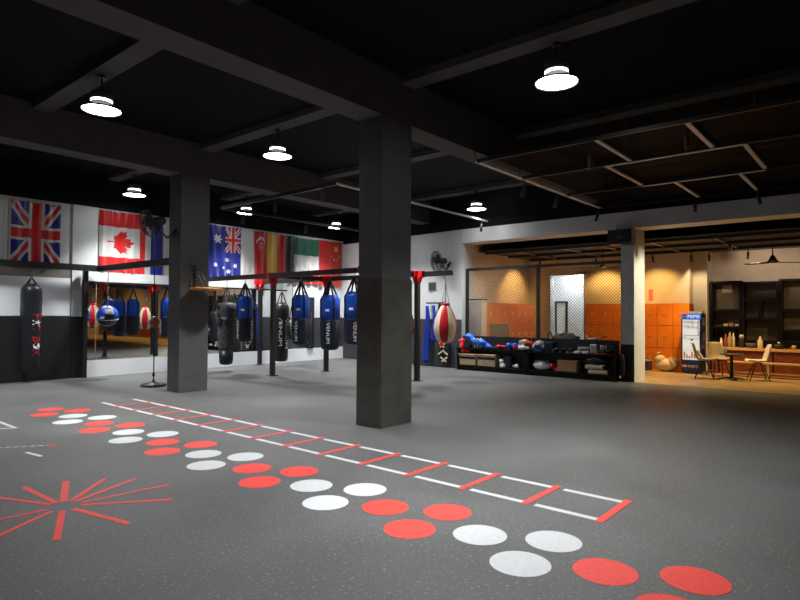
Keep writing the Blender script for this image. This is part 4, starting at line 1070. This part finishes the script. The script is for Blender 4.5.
# shell chairs
def shell_chair(loc, rz, m, label):
    t = thing('shell_chair', label, 'chair', loc, rz, 'moulded shell chairs at the table')
    mb = MB(); nu, nv = 14, 16; V = []
    pr = [(.24, .42), (.22, .435), (.16, .43), (.08, .42), (0, .415), (-.08, .42), (-.15, .44), (-.19, .49), (-.21, .56), (-.23, .64), (-.25, .72), (-.27, .79), (-.285, .84)]
    for j, (px, pz) in enumerate(pr):
        row = []; v_ = j/(len(pr)-1); w = (.23 if v_ < .5 else .23-.06*(v_-.5)/.5) * (.8 if j == 0 else (.8 if j == len(pr)-1 else 1))
        for i in range(nu+1):
            s = i/nu*2-1; c = s*s
            row.append(mb.bm.verts.new((px+(.05*c if v_ > .5 else .0), s*w, pz+(.05*c*(1-abs(v_-.35)) if v_ < .62 else 0))))
        V.append(row)
    for j in range(len(pr)-1):
        for i in range(nu):
            q = mb.bm.faces.new((V[j][i], V[j][i+1], V[j+1][i+1], V[j+1][i])); q.smooth = True
    o = mb.build('shell', m, t); md = o.modifiers.new('thickness', 'SOLIDIFY'); md.thickness = .014
    for sx in (-1, 1):
        for sy in (-1, 1): MB().tube([(sx*.06, sy*.12, .405), (sx*.2, sy*.2, 0)], .012, 8).build('leg', M['black'], t)
    MB().tube([(.06, -.12, .4), (.06, .12, .4), (-.06, .12, .4), (-.06, -.12, .4)], .009, 6, True).build('under_frame', M['black'], t)
    return t
shell_chair((15.45, 3.42, 0), -1.35, M['chairshell'], 'grey beige shell chair nearest the fridge with a cushion on its seat')
shell_chair((16.15, 3.26, 0), -2.5, M['chairshell'], 'grey beige shell chair behind the round table')
shell_chair((15.8, 2.36, 0), 1.9, M['chairwhite'], 'white shell chair on the right of the round table')
t = thing('cushion', 'white and pink cushion leaning on the shell chair nearest the fridge', 'cushion', (15.44, 3.44, .44), -1.35)
MB().box(-.03, .03, -.15, .15, 0, .28, .028, Matrix.Rotation(-.55, 4, 'Y')).build('pad', M['white2'], t); MB().box(-.034, .034, -.1, -.04, .02, .26, .02, Matrix.Rotation(-.55, 4, 'Y')).build('pink_stripe', M['pinkpaper'], t)
# ceiling fans
def ceiling_fan(loc, label, rz):
    t = thing('ceiling_fan', label, 'fan', loc, rz)
    MB().lathe([(.13, 0), (.14, .02), (.1, .06), (.05, .16), (.02, .2)], 22).build('motor', M['black'], t)
    MB().tube([(0, 0, .19), (0, 0, 3.3-loc[2])], .014, 8).build('down_rod', M['black'], t)
    for k in range(3):
        a = k*2*PI/3; MB().box(.12, .68, -.055, .055, .005, .018, 0, Matrix.Rotation(a, 4, 'Z') @ Matrix.Rotation(.18, 4, 'X')).build('blade', M['plastic'], t)
ceiling_fan((16.5, 6.28, 2.86), 'black ceiling fan above the orange lockers seen through the fence', -.6)
ceiling_fan((16.9, 2.19, 2.82), 'black ceiling fan before the display shelves at right', -.9)

LAMP_W = 1120
# ---------------------------------------------------------------- lights (the cafe's own warm spots, an extra on the cream pillar, and the corridor)
def spotl(loc, target, power, col, size=1.2, blend=.7, rad=.04):
    l = bpy.data.lights.new('spot_lamp', 'SPOT'); l.energy = power; l.color = col; l.spot_size = size; l.spot_blend = blend; l.shadow_soft_size = rad
    o = bpy.data.objects.new('spot_lamp', l); C.objects.link(o); o.location = loc
    o.rotation_euler = (Vector(target)-Vector(loc)).to_track_quat('-Z', 'Y').to_euler()
    return o
for (x, y), lab in spots:
    o = spotl((x, y, 4.19), (x, y, 0), LAMP_W, (.96, .98, 1.), math.radians(104), .8, .22)
WARM = (1., .57, .16)
WARM2 = (1., .64, .25)
for p, q, e, c, sz in (
 ((16.3, 8.1, 2.98), (16.3, 9.0, 2.0), 260, WARM, 1.7), ((16.5, 6.5, 2.95), (17.3, 6.5, 1.9), 300, WARM, 1.7),
 ((16.4, 4.95, 2.95), (17.3, 5.0, 1.8), 235, WARM, 1.7), ((14.7, 6.9, 3.0), (14.8, 8.8, 1.2), 160, WARM, 1.7),
 ((15.6, 5.6, 3.0), (16.8, 5.6, .5), 260, WARM, 1.9), ((16.2, 3.8, 2.98), (15.9, 3.7, 0), 950, WARM2, 1.8),
 ((15.5, 2.3, 2.98), (15.6, 2.2, 0), 420, WARM2, 2.0), ((15.7, .5, 2.98), (17.0, .5, 0), 330, WARM2, 2.2),
 ((16.9, 2.6, 2.95), (18.3, 2.6, 2.3), 130, (1., .8, .6), 2.2), ((16.9, .6, 2.95), (18.3, .6, 2.3), 130, (1., .8, .6), 2.2),
 ((15.5, -2.5, 2.98), (17.0, -2.5, 0), 420, WARM2, 2.4), ((15.5, -6., 2.98), (17.0, -6., 0), 420, WARM2, 2.4), ((15.5, -10., 2.98), (17.0, -10., .5), 420, WARM2, 2.4),
 ((16.9, 3.95, 2.95), (17.75, 4.02, 1.9), 140, (1., .75, .45), 1.4),  # added spot, brightens the cream pillar behind the fridge
 ((14.9, 2.2, 3.0), (13.8, 4.5, 1.5), 1500, (1., .86, .6), 1.2)):
    spotl(p, q, e*.36, c, sz)
l = bpy.data.lights.new('corridor_lamp', 'AREA'); l.energy = 26; l.color = (.85, .93, 1); l.size = .6
o = bpy.data.objects.new('corridor_lamp', l); C.objects.link(o); o.location = (17.98, 7.8, 2.95)

w = bpy.data.worlds.new('world'); SC.world = w; w.use_nodes = True
w.node_tree.nodes['Background'].inputs['Color'].default_value = (.6, .7, 1, 1); w.node_tree.nodes['Background'].inputs['Strength'].default_value = .0
vs = SC.view_settings; vs.view_transform = 'Standard'; vs.look = 'None'; vs.gamma = 1; vs.use_curve_mapping = False; vs.exposure = 0.
SC.cycles.max_bounces = 8; SC.cycles.diffuse_bounces = 5; SC.cycles.use_denoising = True; SC.cycles.sample_clamp_indirect = 8
